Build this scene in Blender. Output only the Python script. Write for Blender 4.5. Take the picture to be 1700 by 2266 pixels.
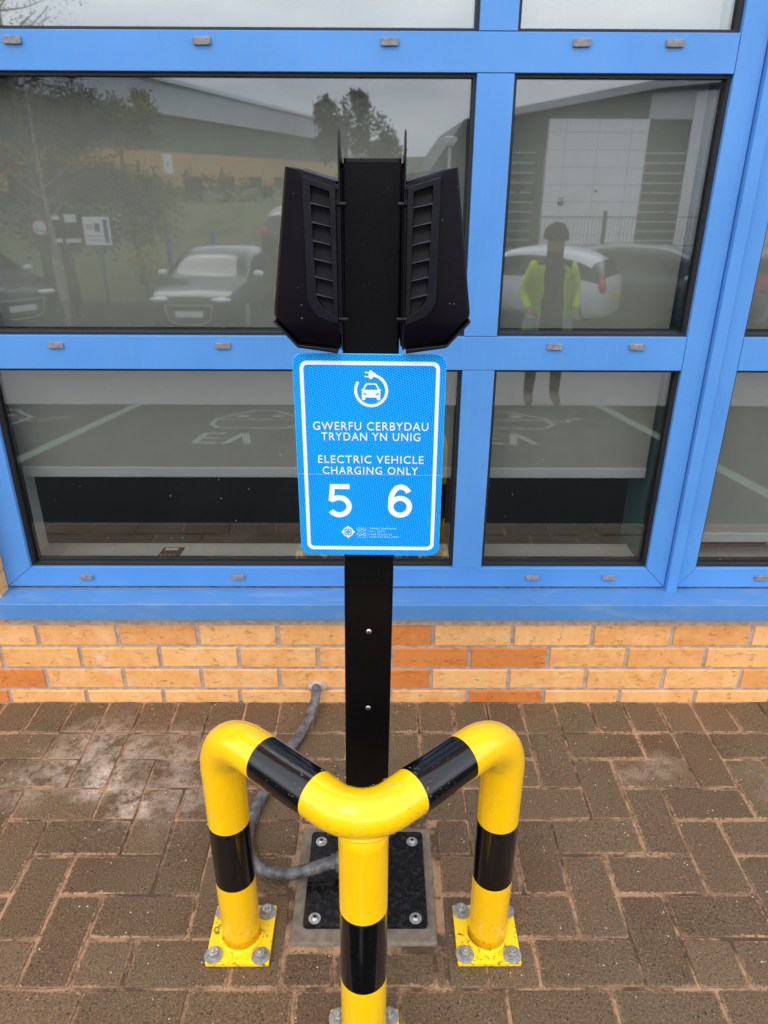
import bpy, bmesh, math, random
from mathutils import Vector, Matrix, noise
R = math.radians
random.seed(7)
for o in list(bpy.data.objects): bpy.data.objects.remove(o)
sc = bpy.context.scene
COL = sc.collection

# ------------------------------------------------------------------ camera
cam_d = bpy.data.cameras.new('camera'); cam = bpy.data.objects.new('camera', cam_d); COL.objects.link(cam)
cam_d.sensor_fit = 'VERTICAL'; cam_d.sensor_height = 36.0; cam_d.lens = 36.0*1609.3/2266
cam_d.clip_start = .02; cam_d.clip_end = 600
th, ro, ya = .4325, -.0044, .0057
F = Vector((math.sin(ya)*math.cos(th), math.cos(ya)*math.cos(th), -math.sin(th)))
Rt = Vector((math.cos(ya), -math.sin(ya), 0)); Dn = F.cross(Rt)
R2 = Rt*math.cos(ro)+Dn*math.sin(ro); D2 = -Rt*math.sin(ro)+Dn*math.cos(ro)
m = Matrix((R2, -D2, -F)).transposed().to_4x4(); m.translation = Vector((0, -1.7134, 1.4052))
cam.matrix_world = m
sc.camera = cam
sc.render.resolution_x = 768; sc.render.resolution_y = 1024

# ------------------------------------------------------------------ light
SUN_EL, SUN_AZ = 52, 205          # azimuth clockwise from +Y, so the sun stands behind the camera, to the left
w = bpy.data.worlds.new("World"); sc.world = w; w.use_nodes = True
nt = w.node_tree; nt.nodes.clear(); N = nt.nodes.new; L = nt.links.new
out = N('ShaderNodeOutputWorld'); bg = N('ShaderNodeBackground'); sky = N('ShaderNodeTexSky')
sky.sky_type = 'NISHITA'; sky.sun_disc = False; sky.sun_elevation = R(SUN_EL); sky.sun_rotation = R(SUN_AZ)
sky.air_density = 1.0; sky.dust_density = 3.0
tc = N('ShaderNodeTexCoord'); mp = N('ShaderNodeMapping'); mp.inputs['Scale'].default_value = (1, 1, 2.2)
nz = N('ShaderNodeTexNoise'); nz.inputs['Scale'].default_value = 2.6; nz.inputs['Detail'].default_value = 7; nz.inputs['Roughness'].default_value = .55
L(tc.outputs['Generated'], mp.inputs[0]); L(mp.outputs[0], nz.inputs[0])
cr = N('ShaderNodeValToRGB'); cr.color_ramp.elements[0].position = .35; cr.color_ramp.elements[0].color = (9.0, 9.6, 11.4, 1)
cr.color_ramp.elements[1].position = .68; cr.color_ramp.elements[1].color = (15.5, 15.6, 16.0, 1)
L(nz.outputs[0], cr.inputs[0])
mx = N('ShaderNodeMix'); mx.data_type = 'RGBA'; mx.inputs[0].default_value = .9
sz = N('ShaderNodeSeparateXYZ'); L(tc.outputs['Generated'], sz.inputs[0])
gr = N('ShaderNodeValToRGB'); L(sz.outputs[2], gr.inputs[0]); el_ = gr.color_ramp.elements
el_[0].position = .09; el_[0].color = (.95, .95, .95, 1); el_[1].position = .17; el_[1].color = (1.75, 1.75, 1.75, 1)
for p_e, v_e in ((.30, 1.7), (.50, 1.25)): q_e = el_.new(p_e); q_e.color = (v_e, v_e, v_e, 1)
sv = N('ShaderNodeVectorMath'); sv.operation = 'SCALE'; L(cr.outputs[0], sv.inputs[0]); L(gr.outputs[0], sv.inputs['Scale'])
L(sky.outputs[0], mx.inputs[6]); L(sv.outputs[0], mx.inputs[7]); L(mx.outputs[2], bg.inputs[0])
bg.inputs[1].default_value = .11; L(bg.outputs[0], out.inputs[0])
sd = bpy.data.lights.new('sun', 'SUN'); sd.energy = .8; sd.angle = R(22); sd.color = (1, .96, .9)
so = bpy.data.objects.new('sun', sd); COL.objects.link(so)
a = R(SUN_AZ); e = R(SUN_EL)
to_sun = Vector((math.sin(a)*math.cos(e), math.cos(a)*math.cos(e), math.sin(e)))
so.rotation_euler = to_sun.to_track_quat('Z', 'Y').to_euler(); so.location = to_sun*20
sc.view_settings.view_transform = 'Standard'; sc.view_settings.look = 'None'; sc.view_settings.gamma = 1
sc.view_settings.exposure = 0.2
try:
    sc.cycles.max_bounces = 14; sc.cycles.transparent_max_bounces = 16; sc.cycles.glossy_bounces = 6
except Exception: pass

# ------------------------------------------------------------------ materials
class NB:
    """small node builder"""
    def __init__(s, name, base=(.5,.5,.5), rough=.5, metal=0, spec=.5, coat=0):
        s.m = bpy.data.materials.new(name); s.m.use_nodes = True; s.t = s.m.node_tree
        s.b = s.t.nodes['Principled BSDF']; s.o = s.t.nodes['Material Output']
        s.b.inputs['Base Color'].default_value = (*base, 1); s.b.inputs['Roughness'].default_value = rough
        s.b.inputs['Metallic'].default_value = metal; s.b.inputs['Specular IOR Level'].default_value = spec
        s.b.inputs['Coat Weight'].default_value = coat; s.b.inputs['Coat Roughness'].default_value = .08
        s._c = None
    def n(s, t, **k):
        x = s.t.nodes.new(t)
        for a_, v in k.items(): setattr(x, a_, v)
        return x
    def l(s, a_, b_): s.t.links.new(a_, b_)
    def coord(s):
        if not s._c: s._c = s.n('ShaderNodeTexCoord')
        return s._c.outputs['Object']
    def map(s, sx=1, sy=1, sz=1, rot=(0,0,0), src=None):
        q = s.n('ShaderNodeMapping'); q.inputs['Scale'].default_value = (sx, sy, sz); q.inputs['Rotation'].default_value = rot
        s.l(src or s.coord(), q.inputs[0]); return q.outputs[0]
    def noise(s, scale, detail=4, rough=.55, vec=None, dist=0):
        q = s.n('ShaderNodeTexNoise'); q.inputs['Scale'].default_value = scale; q.inputs['Detail'].default_value = detail
        q.inputs['Roughness'].default_value = rough; q.inputs['Distortion'].default_value = dist
        s.l(vec or s.coord(), q.inputs[0]); return q.outputs[0]
    def vor(s, scale, vec=None, feat='F1', rnd=1):
        q = s.n('ShaderNodeTexVoronoi'); q.feature = feat; q.inputs['Scale'].default_value = scale; q.inputs['Randomness'].default_value = rnd
        s.l(vec or s.coord(), q.inputs[0]); return q.outputs['Distance']
    def ramp(s, src, p0, p1, c0=0., c1=1.):
        q = s.n('ShaderNodeMapRange'); q.inputs[1].default_value = p0; q.inputs[2].default_value = p1
        q.inputs[3].default_value = c0; q.inputs[4].default_value = c1; s.l(src, q.inputs[0]); return q.outputs[0]
    def math(s, op, a_, b_=None):
        q = s.n('ShaderNodeMath'); q.operation = op
        for i, v in enumerate((a_, b_)):
            if v is None: continue
            if isinstance(v, (int, float)): q.inputs[i].default_value = v
            else: s.l(v, q.inputs[i])
        return q.outputs[0]
    def mix(s, fac, c0, c1, mode='MIX'):
        q = s.n('ShaderNodeMix'); q.data_type = 'RGBA'; q.blend_type = mode
        for i, v in ((0, fac), (6, c0), (7, c1)):
            if isinstance(v, (int, float)): q.inputs[i].default_value = v
            elif isinstance(v, tuple): q.inputs[i].default_value = (*v, 1) if len(v) == 3 else v
            else: s.l(v, q.inputs[i])
        return q.outputs[2]
    def attr(s, name):
        q = s.n('ShaderNodeAttribute'); q.attribute_name = name; return q
    def col(s, c): s.l(c, s.b.inputs['Base Color'])
    def rough(s, c): s.l(c, s.b.inputs['Roughness'])
    def bump(s, h, strength=.3, dist=.001):
        q = s.n('ShaderNodeBump'); q.inputs['Strength'].default_value = strength; q.inputs['Distance'].default_value = dist
        s.l(h, q.inputs['Height']); s.l(q.outputs[0], s.b.inputs['Normal'])
    def disp(s): return s.m
M = {}
def simple(name, base, rough=.5, metal=0, var=.12, scale=20, spec=.5, coat=0, bump=0):
    k = NB(name, base, rough, metal, spec, coat); n_ = k.noise(scale, 5)
    f = k.ramp(n_, .3, .7, 1-var, 1+var)
    v = k.n('ShaderNodeVectorMath'); v.operation = 'SCALE'; v.inputs[0].default_value = base; k.l(f, v.inputs['Scale'])
    k.col(v.outputs[0])
    if bump: k.bump(k.noise(scale*6, 4), bump, .002)
    M[name] = k.m; return k.m

# yellow paint, black paint of the hoop guard
k = NB('yellow_paint', (.86, .50, .012), .22, spec=.35, coat=.35)
n1 = k.noise(9, 4); c = k.mix(k.ramp(n1, .35, .7), (1.0, .585, .002), (.97, .53, .003))
scr = k.ramp(k.noise(70, 6, .7, k.map(1, 1, .4)), .70, .74); c = k.mix(k.math('MULTIPLY', scr, .5), c, (.45, .26, .03))
sz_ = k.n('ShaderNodeSeparateXYZ'); k.l(k.coord(), sz_.inputs[0]); low_ = k.ramp(sz_.outputs[2], .16, .015)
dt_ = k.math('MULTIPLY', low_, k.ramp(k.noise(150, 5, .7), .58, .64)); c = k.mix(k.math('MULTIPLY', dt_, .8), c, (.22, .11, .03)); c = k.mix(k.math('MULTIPLY', low_, .25), c, (.72, .36, .03)); k.col(c)
k.bump(k.noise(160, 2), .06, .001); M['yellow'] = k.m
k = NB('chipped_yellow', (.86, .5, .012), .38, spec=.5)
ch = k.ramp(k.noise(62, 8, .72, dist=1.2), .575, .60); ch2 = k.ramp(k.noise(17, 3), .42, .5); f = k.math('MULTIPLY', ch, ch2)
k.col(k.mix(f, k.mix(k.ramp(k.noise(12, 3), .35, .65), (1.0, .66, .006), (.98, .70, .01)), k.mix(k.noise(90, 4), (.10, .04, .015), (.30, .13, .06))))
k.bump(k.math('SUBTRACT', 1., f), .6, .001); M['chip'] = k.m
k = NB('black_paint', (.0025, .0025, .003), .15, spec=.4, coat=.3)
k.bump(k.noise(140, 2), .05, .001); M['blackband'] = k.m
# black powder coat
k = NB('black_powder', (.004, .004, .005), .30, spec=.3)
k.rough(k.ramp(k.noise(6, 5), .3, .7, .27, .42)); k.bump(k.noise(1500, 2), .10, .0004); M['powder'] = k.m
k = NB('black_powder_dusty', (.003, .003, .0035), .3, spec=.13)
d1 = k.ramp(k.vor(95), .06, .02); d2 = k.ramp(k.noise(300, 3), .62, .75)
k.col(k.mix(k.math('MULTIPLY', d1, .35), k.mix(k.math('MULTIPLY', d2, .2), (.0035, .0035, .004), (.04, .028, .02)), (.35, .33, .30))); k.bump(k.noise(700, 2), .08, .0005); M['pole'] = k.m
k = NB('dirty_plate', (.012, .012, .013), .3, spec=.2)
d = k.ramp(k.noise(75, 9, .75), .50, .66); k.col(k.mix(k.math('MULTIPLY', d, .3), (.006, .006, .007), (.15, .105, .07)))
k.rough(k.ramp(d, 0, 1, .2, .7)); M['plate'] = k.m
k = NB('charger_plastic', (.0040, .0028, .0046), .33, spec=.17)
k.bump(k.noise(900, 2), .12, .0004); k.rough(k.ramp(k.noise(11, 4), .3, .7, .29, .42)); M['plastic'] = k.m
k = NB('charger_vent_plastic', (.0045, .0045, .0075), .27, spec=.26)
k.bump(k.noise(900, 2), .15, .0004); k.rough(k.ramp(k.noise(30, 6, .7), .3, .7, .25, .45)); M['vent'] = k.m
M['fin'] = NB('lit_louvre_edge', (.035, .035, .042), .25, spec=.5).m  # paler than the vent plastic: light caught on fin tops, put into the colour
M['dark'] = NB('vent_dark', (.0028, .0028, .0034), .5, spec=.12).m
# blue window paint
def bluepaint(name, dirt):
    k = NB(name, (.1, .3, .75), .42, spec=.4)
    base = k.mix(k.ramp(k.noise(3.5, 4), .3, .7), (.078, .262, .62), (.100, .306, .69))
    streak = k.ramp(k.noise(9, 5, .6, k.map(12, 1, .5)), .5, .75)
    base = k.mix(k.math('MULTIPLY', streak, .30+dirt*.3), base, (.145, .30, .56))
    s1 = k.ramp(k.vor(75), .055, .03); s2 = k.ramp(k.noise(6, 3), .48, .6)
    base = k.mix(k.math('MULTIPLY', k.math('MULTIPLY', s1, s2), .55), base, (.75, .78, .8))
    dk = k.ramp(k.vor(33, k.map(1, 1, .6)), .035, .02); base = k.mix(k.math('MULTIPLY', dk, .5), base, (.06, .10, .2))
    if dirt:
        base = k.mix(.42, base, (.075, .165, .31))
        g = k.ramp(k.noise(26, 8, .72, k.map(.35, 1, 1)), .50, .72); base = k.mix(k.math('MULTIPLY', g, .5), base, (.26, .33, .42))
    k.col(base); k.rough(k.ramp(k.noise(5, 4), .3, .7, .34, .52)); k.bump(k.noise(600, 2), .06, .0004)
    return k.m
M['blue'] = bluepaint('blue_frame_paint', 0); M['blue_sill'] = bluepaint('blue_sill_paint', 1)
M['bluedark'] = NB('blue_recess', (.03, .09, .24), .6).m
M['gasket'] = NB('black_gasket', (.012, .012, .012), .55).m
simple('gapseal', (.10, .085, .065), .8, var=.5, scale=60)
simple('capgrey', (.22, .215, .21), .62, var=.35, scale=90, bump=.3)
# glass
k = NB('window_glass'); t = k.t; t.nodes.remove(k.b)
lw = k.n('ShaderNodeLayerWeight'); lw.inputs[0].default_value = .5
frf = k.math('ADD', k.math('MULTIPLY', k.math('POWER', lw.outputs['Facing'], 4), .9), .132)
tr = k.n('ShaderNodeBsdfTransparent'); tr.inputs[0].default_value = (.88, .895, .87, 1)
gl = k.n('ShaderNodeBsdfGlossy'); gl.inputs['Roughness'].default_value = .018; gl.inputs[0].default_value = (.89, .945, 1, 1)
ms = k.n('ShaderNodeMixShader'); k.l(frf, ms.inputs[0]); k.l(tr.outputs[0], ms.inputs[1]); k.l(gl.outputs[0], ms.inputs[2])
df = k.n('ShaderNodeBsdfDiffuse'); df.inputs[0].default_value = (.75, .75, .72, 1)
sp = k.ramp(k.vor(31), .045, .02); sp2 = k.ramp(k.noise(14, 2), .5, .56)
smear = k.ramp(k.noise(3, 4), .5, .85, .0, .006)
f = k.math('ADD', k.math('MULTIPLY', sp, sp2), smear)
m2 = k.n('ShaderNodeMixShader'); k.l(f, m2.inputs[0]); k.l(ms.outputs[0], m2.inputs[1]); k.l(df.outputs[0], m2.inputs[2])
k.l(m2.outputs[0], k.o.inputs[0]); M['glass'] = k.m
# water drops
k = NB('water', (1, 1, 1), .02); k.b.inputs['Transmission Weight'].default_value = 1; k.b.inputs['IOR'].default_value = 1.33; M['water'] = k.m
# masonry
k = NB('buff_brick', (.6, .36, .15), .85, spec=.2)
at = k.attr('rnd'); rv = at.outputs['Color']; sep = k.n('ShaderNodeSeparateColor'); k.l(rv, sep.inputs[0]); r_, g_, b_ = sep.outputs
buff = k.mix(r_, (.77, .350, .100), (.90, .465, .170)); buff = k.mix(k.math('MULTIPLY', k.ramp(k.noise(16, 6, .65), .42, .66), .6), buff, (.93, .56, .27))
red = k.mix(k.noise(22, 6, .65), (.50, .125, .022), (.80, .27, .06)); base = k.mix(g_, buff, red)
mott = k.ramp(k.noise(55, 6, .7), .5, .72); base = k.mix(k.math('MULTIPLY', mott, .35), base, (.50, .27, .09))
cv = k.map(1, 1, 3.9); cn = k.noise(15, 5, .55, cv, .9); cd = k.math('ABSOLUTE', k.math('SUBTRACT', cn, .5))
crk = k.math('MULTIPLY', k.ramp(cd, .010, .003), k.ramp(k.noise(26, 3), .50, .60))
base = k.mix(k.math('MULTIPLY', crk, .6), base, (.20, .085, .03))
eff = k.ramp(k.noise(7, 8, .7, k.map(1, 1, 1.6)), .60, .74); base = k.mix(k.math('MULTIPLY', eff, .55), base, (.80, .66, .54))
k.col(base); hh = k.math('SUBTRACT', k.math('MULTIPLY', k.noise(130, 6, .7), .5), crk); k.bump(hh, .7, .002); M['brick'] = k.m
k = NB('mortar', (.42, .35, .29), .95, spec=.1)
k.col(k.mix(k.ramp(k.noise(45, 7, .7), .35, .68), (.36, .28, .225), (.60, .49, .40))); k.bump(k.noise(240, 5), .8, .002); M['mortar'] = k.m
# paving
k = NB('paving_block', (.12, .09, .07), .62, spec=.22)
at = k.attr('rnd'); sep = k.n('ShaderNodeSeparateColor'); k.l(at.outputs['Color'], sep.inputs[0]); r_, e_, b_ = sep.outputs
big = k.noise(2.6, 4)
base = k.mix(r_, (.112, .066, .036), (.190, .117, .066)); base = k.mix(k.ramp(big, .4, .65), base, (.150, .108, .060))
gr = k.noise(230, 6, .75); base = k.mix(k.ramp(gr, .36, .52, .85, 0.), base, (.028, .020, .014))
base = k.mix(k.ramp(k.noise(260, 6, .75), .54, .66, 0, .9), base, (.36, .235, .135))
spk = k.ramp(k.vor(95), .17, .12); spm = k.ramp(k.vor(37), .28, .23); base = k.mix(k.math('MULTIPLY', spk, spm), base, (.80, .66, .50))
pit = k.math('MULTIPLY', k.ramp(k.vor(120, k.map(1, 1, 1, (0, 0, .7))), .22, .14), k.ramp(k.noise(30, 3), .5, .58)); base = k.mix(pit, base, (.015, .012, .010))
ov = k.n('ShaderNodeTexCoord'); bl = k.attr('bloom'); bs = k.n('ShaderNodeSeparateColor'); k.l(bl.outputs['Color'], bs.inputs[0])
blm = k.math('MULTIPLY', bs.outputs[0], k.math('MULTIPLY', k.ramp(k.noise(20, 8, .78), .42, .56), k.ramp(k.noise(150, 5, .8), .30, .60, .35, 1.))); base = k.mix(blm, base, (.58, .46, .36))
sand = k.mix(k.noise(260, 5, .75), (.24, .125, .066), (.62, .385, .225))
ed = k.math('ADD', e_, k.ramp(k.noise(120, 5, .7), .3, .7, -.55, .45)); ed = k.ramp(ed, .72, .88)
sm = k.ramp(k.noise(4.2, 4), .44, .60, .0, .9); ed = k.math('MULTIPLY', ed, sm)
base = k.mix(ed, base, sand); k.col(base)
wet = k.ramp(k.noise(5, 5, .6), .35, .65, .42, .74); k.rough(wet)
k.bump(k.math('ADD', k.math('SUBTRACT', gr, pit), k.math('MULTIPLY', ed, .4)), .75, .002); M['paver'] = k.m
k = NB('joint_sand', (.45, .28, .19), .95, spec=.15)
sj = k.mix(k.noise(260, 5, .75), (.26, .145, .080), (.64, .41, .245)); dkj = k.ramp(k.noise(5, 6, .75), .46, .57)
dj2 = k.ramp(k.noise(90, 4, .7), .56, .66)
k.col(k.mix(k.math('MAXIMUM', k.math('MULTIPLY', dkj, .85), k.math('MULTIPLY', dj2, .8)), sj, (.055, .038, .028))); k.bump(k.noise(300, 5), .9, .003); M['sand'] = k.m
simple('concrete', (.20, .165, .12), .75, var=.3, scale=45, bump=.5)
simple('kerbconc', (.30, .28, .26), .85, var=.2, scale=30, bump=.5)
simple('galv', (.30, .285, .27), .5, metal=.15, var=.35, scale=120, bump=.3)
simple('steel', (.50, .49, .48), .32, metal=.85, var=.25, scale=80, bump=.15)
simple('rubber_conduit', (.115, .11, .115), .45, var=.7, scale=55, bump=.3)
simple('asphalt', (.018, .018, .018), .9, var=.25, scale=60, bump=.5, spec=.1)
simple('linepaint', (.15, .21, .14), .7, var=.2, scale=40)
simple('whitepaint', (.20, .23, .19), .7, var=.2, scale=40)
simple('grass', (.095, .105, .040), .9, var=.4, scale=1.5, bump=.5)
simple('blindcloth', (.35, .34, .305), .85, var=.04, scale=14)
simple('blindbar', (.50, .51, .52), .5, var=.04, scale=8)
simple('inner_sill', (.62, .61, .58), .5, var=.08, scale=9)
simple('reveal_teal', (.055, .17, .16), .6, var=.1, scale=5)
simple('reveal_white', (.72, .73, .74), .7, var=.05, scale=5)
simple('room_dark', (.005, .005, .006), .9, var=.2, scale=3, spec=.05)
simple('white_sheet', (.7, .7, .68), .6, var=.03)
simple('dark_sheet', (.02, .02, .02), .5)
simple('ink_red', (.6, .04, .04), .5); simple('ink_green', (.04, .35, .12), .5)
# sign sheeting : honeycomb of the reflective film
def honey(name, c0, c1, c2):
    k = NB(name, c0, .35, spec=.2)
    sx = k.n('ShaderNodeSeparateXYZ'); k.l(k.coord(), sx.inputs[0]); X, Z = sx.outputs[0], sx.outputs[2]
    P = .0042*.866; tot = None
    for an in (8, 68, 128):
        ca, sa = math.cos(R(an)), math.sin(R(an))
        ph = k.math('ADD', k.math('MULTIPLY', X, ca*2*math.pi/P), k.math('MULTIPLY', Z, sa*2*math.pi/P))
        cc = k.math('COSINE', ph); tot = cc if tot is None else k.math('ADD', tot, cc)
    f = k.ramp(tot, -1.2, -.2, 1, 0)
    blot = k.ramp(k.noise(9, 3), .35, .65); cell = k.ramp(k.noise(420, 1), .4, .6)
    base = k.mix(k.math('MULTIPLY', k.math('ADD', blot, cell), .5), c0, c1); k.col(k.mix(k.math('MULTIPLY', f, .85), base, c2)); k.bump(k.math('SUBTRACT', 1., f), .25, .0003); return k.m
M['signblue'] = honey('sign_blue_film', (.0, .165, .65), (.0, .25, .80), (.02, .50, .98))
M['signwhite'] = honey('sign_white_film', (.74, .75, .84), (.80, .80, .86), (.93, .94, .98))
M['signpale'] = honey('sign_pale_film', (.35, .72, .90), (.35, .72, .92), (.5, .8, .95))
M['signedge'] = NB('sign_edge', (.10, .62, .85), .35).m

# ------------------------------------------------------------------ geometry helpers
def T(o, label=None, cat=None, group=None, kind=None):
    if label: o['label'] = label
    if cat: o['category'] = cat
    if group: o['group'] = group
    if kind: o['kind'] = kind
    return o
def empty(name, loc=(0,0,0), rz=0, label=None, cat=None, group=None):
    o = bpy.data.objects.new(name, None); COL.objects.link(o); o.location = loc; o.rotation_euler = (0, 0, rz)
    o.empty_display_size = .05
    return T(o, label, cat, group)
def link(name, bm, mats, parent=None, smooth=False, bevel=0, seg=2, keep_world=True):
    me = bpy.data.meshes.new(name); bmesh.ops.recalc_face_normals(bm, faces=bm.faces[:]) if smooth != 'norecalc' else None
    bm.to_mesh(me); bm.free()
    for mm in (mats if isinstance(mats, (list, tuple)) else [mats]): me.materials.append(mm)
    o = bpy.data.objects.new(name, me); COL.objects.link(o)
    if smooth is True or smooth == 'auto':
        for p in me.polygons: p.use_smooth = True
    if smooth == 'auto': me.set_sharp_from_angle(angle=R(33))
    if bevel:
        b = o.modifiers.new('bevel', 'BEVEL'); b.width = bevel; b.segments = seg; b.limit_method = 'ANGLE'; b.angle_limit = R(35)
        b.harden_normals = False
    if parent:
        o.parent = parent
        if keep_world:
            o.matrix_parent_inverse = (Matrix.Translation(parent.location) @ parent.rotation_euler.to_matrix().to_4x4()).inverted()
    return o
def box(bm, x0, x1, y0, y1, z0, z1, mi=0):
    v = [bm.verts.new(p) for p in ((x0,y0,z0),(x1,y0,z0),(x1,y1,z0),(x0,y1,z0),(x0,y0,z1),(x1,y0,z1),(x1,y1,z1),(x0,y1,z1))]
    for q in ((0,3,2,1),(4,5,6,7),(0,1,5,4),(1,2,6,5),(2,3,7,6),(3,0,4,7)):
        f_ = bm.faces.new([v[i] for i in q]); f_.material_index = mi
    return v
def cyl(bm, c, ax, r, h, n=24, r2=None, mi=0):
    """cylinder from c along axis ax"""
    ax = Vector(ax).normalized(); q = ax.to_track_quat('Z', 'Y'); r2 = r if r2 is None else r2
    A, B = [], []
    for i in range(n):
        t_ = 2*math.pi*i/n; d_ = Vector((math.cos(t_), math.sin(t_), 0))
        A.append(bm.verts.new(Vector(c)+q@(d_*r))); B.append(bm.verts.new(Vector(c)+q@(d_*r2)+ax*h))
    fs = [bm.faces.new([A[i], A[(i+1)%n], B[(i+1)%n], B[i]]) for i in range(n)]
    for f_ in fs: f_.smooth = True
    fs += [bm.faces.new(A[::-1]), bm.faces.new(B)]
    for f_ in fs: f_.material_index = mi
def tube(bm, pts, rad, n=32, cap=True, mats=None):
    """sweep circle along pts (rotation-minimising); rad number or list; mats: per segment index"""
    pts = [Vector(p) for p in pts]; m_ = len(pts); rings = []
    t0 = (pts[1]-pts[0]).normalized(); up = Vector((1,0,0)) if abs(t0.x) < .9 else Vector((0,0,1))
    nrm = (up - t0*up.dot(t0)).normalized()
    for i, p in enumerate(pts):
        t_ = ((pts[min(i+1,m_-1)]-pts[max(i-1,0)])).normalized()
        nrm = (nrm - t_*nrm.dot(t_)).normalized(); b_ = t_.cross(nrm); r_ = rad[i] if isinstance(rad, list) else rad
        rings.append([bm.verts.new(p+(nrm*math.cos(2*math.pi*j/n)+b_*math.sin(2*math.pi*j/n))*r_) for j in range(n)])
    for i in range(m_-1):
        for j in range(n):
            f_ = bm.faces.new([rings[i][j], rings[i][(j+1)%n], rings[i+1][(j+1)%n], rings[i+1][j]]); f_.smooth = True
            if mats: f_.material_index = mats[i]
    if cap: bm.faces.new(rings[0][::-1]); bm.faces.new(rings[-1])
def prism(bm, poly, f0, f1, mi=0):
    """extrude 2-D polygon: f0(p), f1(p) give 3-D points"""
    A = [bm.verts.new(f0(p)) for p in poly]; B = [bm.verts.new(f1(p)) for p in poly]; n = len(poly)
    fs = [bm.faces.new(A[::-1]), bm.faces.new(B)] + [bm.faces.new([A[i], A[(i+1)%n], B[(i+1)%n], B[i]]) for i in range(n)]
    for f_ in fs: f_.material_index = mi
def ext_y(bm, poly, y0, y1, mi=0): prism(bm, poly, lambda p: (p[0], y0, p[1]), lambda p: (p[0], y1, p[1]), mi)
def ext_z(bm, poly, z0, z1, mi=0): prism(bm, poly, lambda p: (p[0], p[1], z0), lambda p: (p[0], p[1], z1), mi)
def rrect(x0, x1, z0, z1, r, n=6):
    P = []
    for cx, cz, a0 in ((x1-r, z1-r, 0), (x0+r, z1-r, 90), (x0+r, z0+r, 180), (x1-r, z0+r, 270)):
        for i in range(n+1):
            t_ = R(a0+90*i/n); P.append((cx+r*math.cos(t_), cz+r*math.sin(t_)))
    return P
_ico = {}
def ico_f(bm, sub, fn, mi=0, smooth=True):
    if sub not in _ico:
        b_ = bmesh.new(); bmesh.ops.create_icosphere(b_, subdivisions=sub, radius=1); b_.verts.index_update()
        _ico[sub] = ([v.co.copy() for v in b_.verts], [[v.index for v in f_.verts] for f_ in b_.faces]); b_.free()
    vs, fs = _ico[sub]; V = [bm.verts.new(fn(c_)) for c_ in vs]
    for f_ in fs:
        q = bm.faces.new([V[i] for i in f_]); q.smooth = smooth; q.material_index = mi
def ico(bm, c, r, sub=1, sc_=(1,1,1), mi=0, smooth=True):
    ico_f(bm, sub, lambda v: Vector((v.x*r*sc_[0]+c[0], v.y*r*sc_[1]+c[1], v.z*r*sc_[2]+c[2])), mi, smooth)

YG = .078                       # glass plane of the windows
def G(y):                       # ground height away from the wall (the car park falls away)
    P = [(1, 0), (-1.04, 0), (-1.041, -.09), (-5.1, -.655), (-12, -1.28), (-17, -1.5), (-26, .05), (-34, .5), (-300, 2.0)]
    for (a0, z0), (a1, z1) in zip(P, P[1:]):
        if y >= a1: return z0+(z1-z0)*(a0-y)/(a0-a1) if a0 != a1 else z1
    return 2.0

# ------------------------------------------------------------------ setting: ground
bm = bmesh.new()
def sheet(bm, ys, x0, x1, dz=0, nx=1):
    rows = []
    for y in ys: rows.append([bm.verts.new((x0+(x1-x0)*i/nx, y, G(y)+dz)) for i in range(nx+1)])
    for a_, b_ in zip(rows, rows[1:]):
        for i in range(nx): bm.faces.new([a_[i], b_[i], b_[i+1], a_[i+1]])
sheet(bm, (-1.05, -5.1, -12, -17), -60, 60); T(link('car_park', bm, M['asphalt'], smooth='norecalc'), kind='structure')
bm = bmesh.new(); sheet(bm, [-17, -20, -23, -26, -30, -34, -80, -300], -150, .8, 0, 20)
for v in bm.verts:
    if v.co.y < -18: v.co.z += .35*noise.noise(v.co*.15)
T(link('grass_bank', bm, M['grass'], smooth='norecalc'), kind='structure')
bm = bmesh.new(); bm.faces.new([bm.verts.new(p) for p in ((.8, -17, -1.5), (80, -17, -1.5), (80, -90, -1.9), (.8, -90, -1.9))]); T(link('far_car_park', bm, M['asphalt'], smooth='norecalc'), kind='structure')
bm = bmesh.new(); sheet(bm, (-5.1, -8.5), -40, 40, .006); T(link('footway', bm, M['kerbconc'], smooth='norecalc'), kind='structure')
bm = bmesh.new(); box(bm, -12, 12, -1.055, -1.04, -.3, .0)
T(link('kerb', bm, M['kerbconc'], bevel=.012), kind='structure')
bm = bmesh.new(); v = [bm.verts.new(p) for p in ((-12, -1.05, -.0035), (12, -1.05, -.0035), (12, .02, -.0035), (-12, .02, -.0035))]; bm.faces.new(v)
T(link('joint_sand', bm, M['sand'], smooth='norecalc'), kind='structure')

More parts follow.
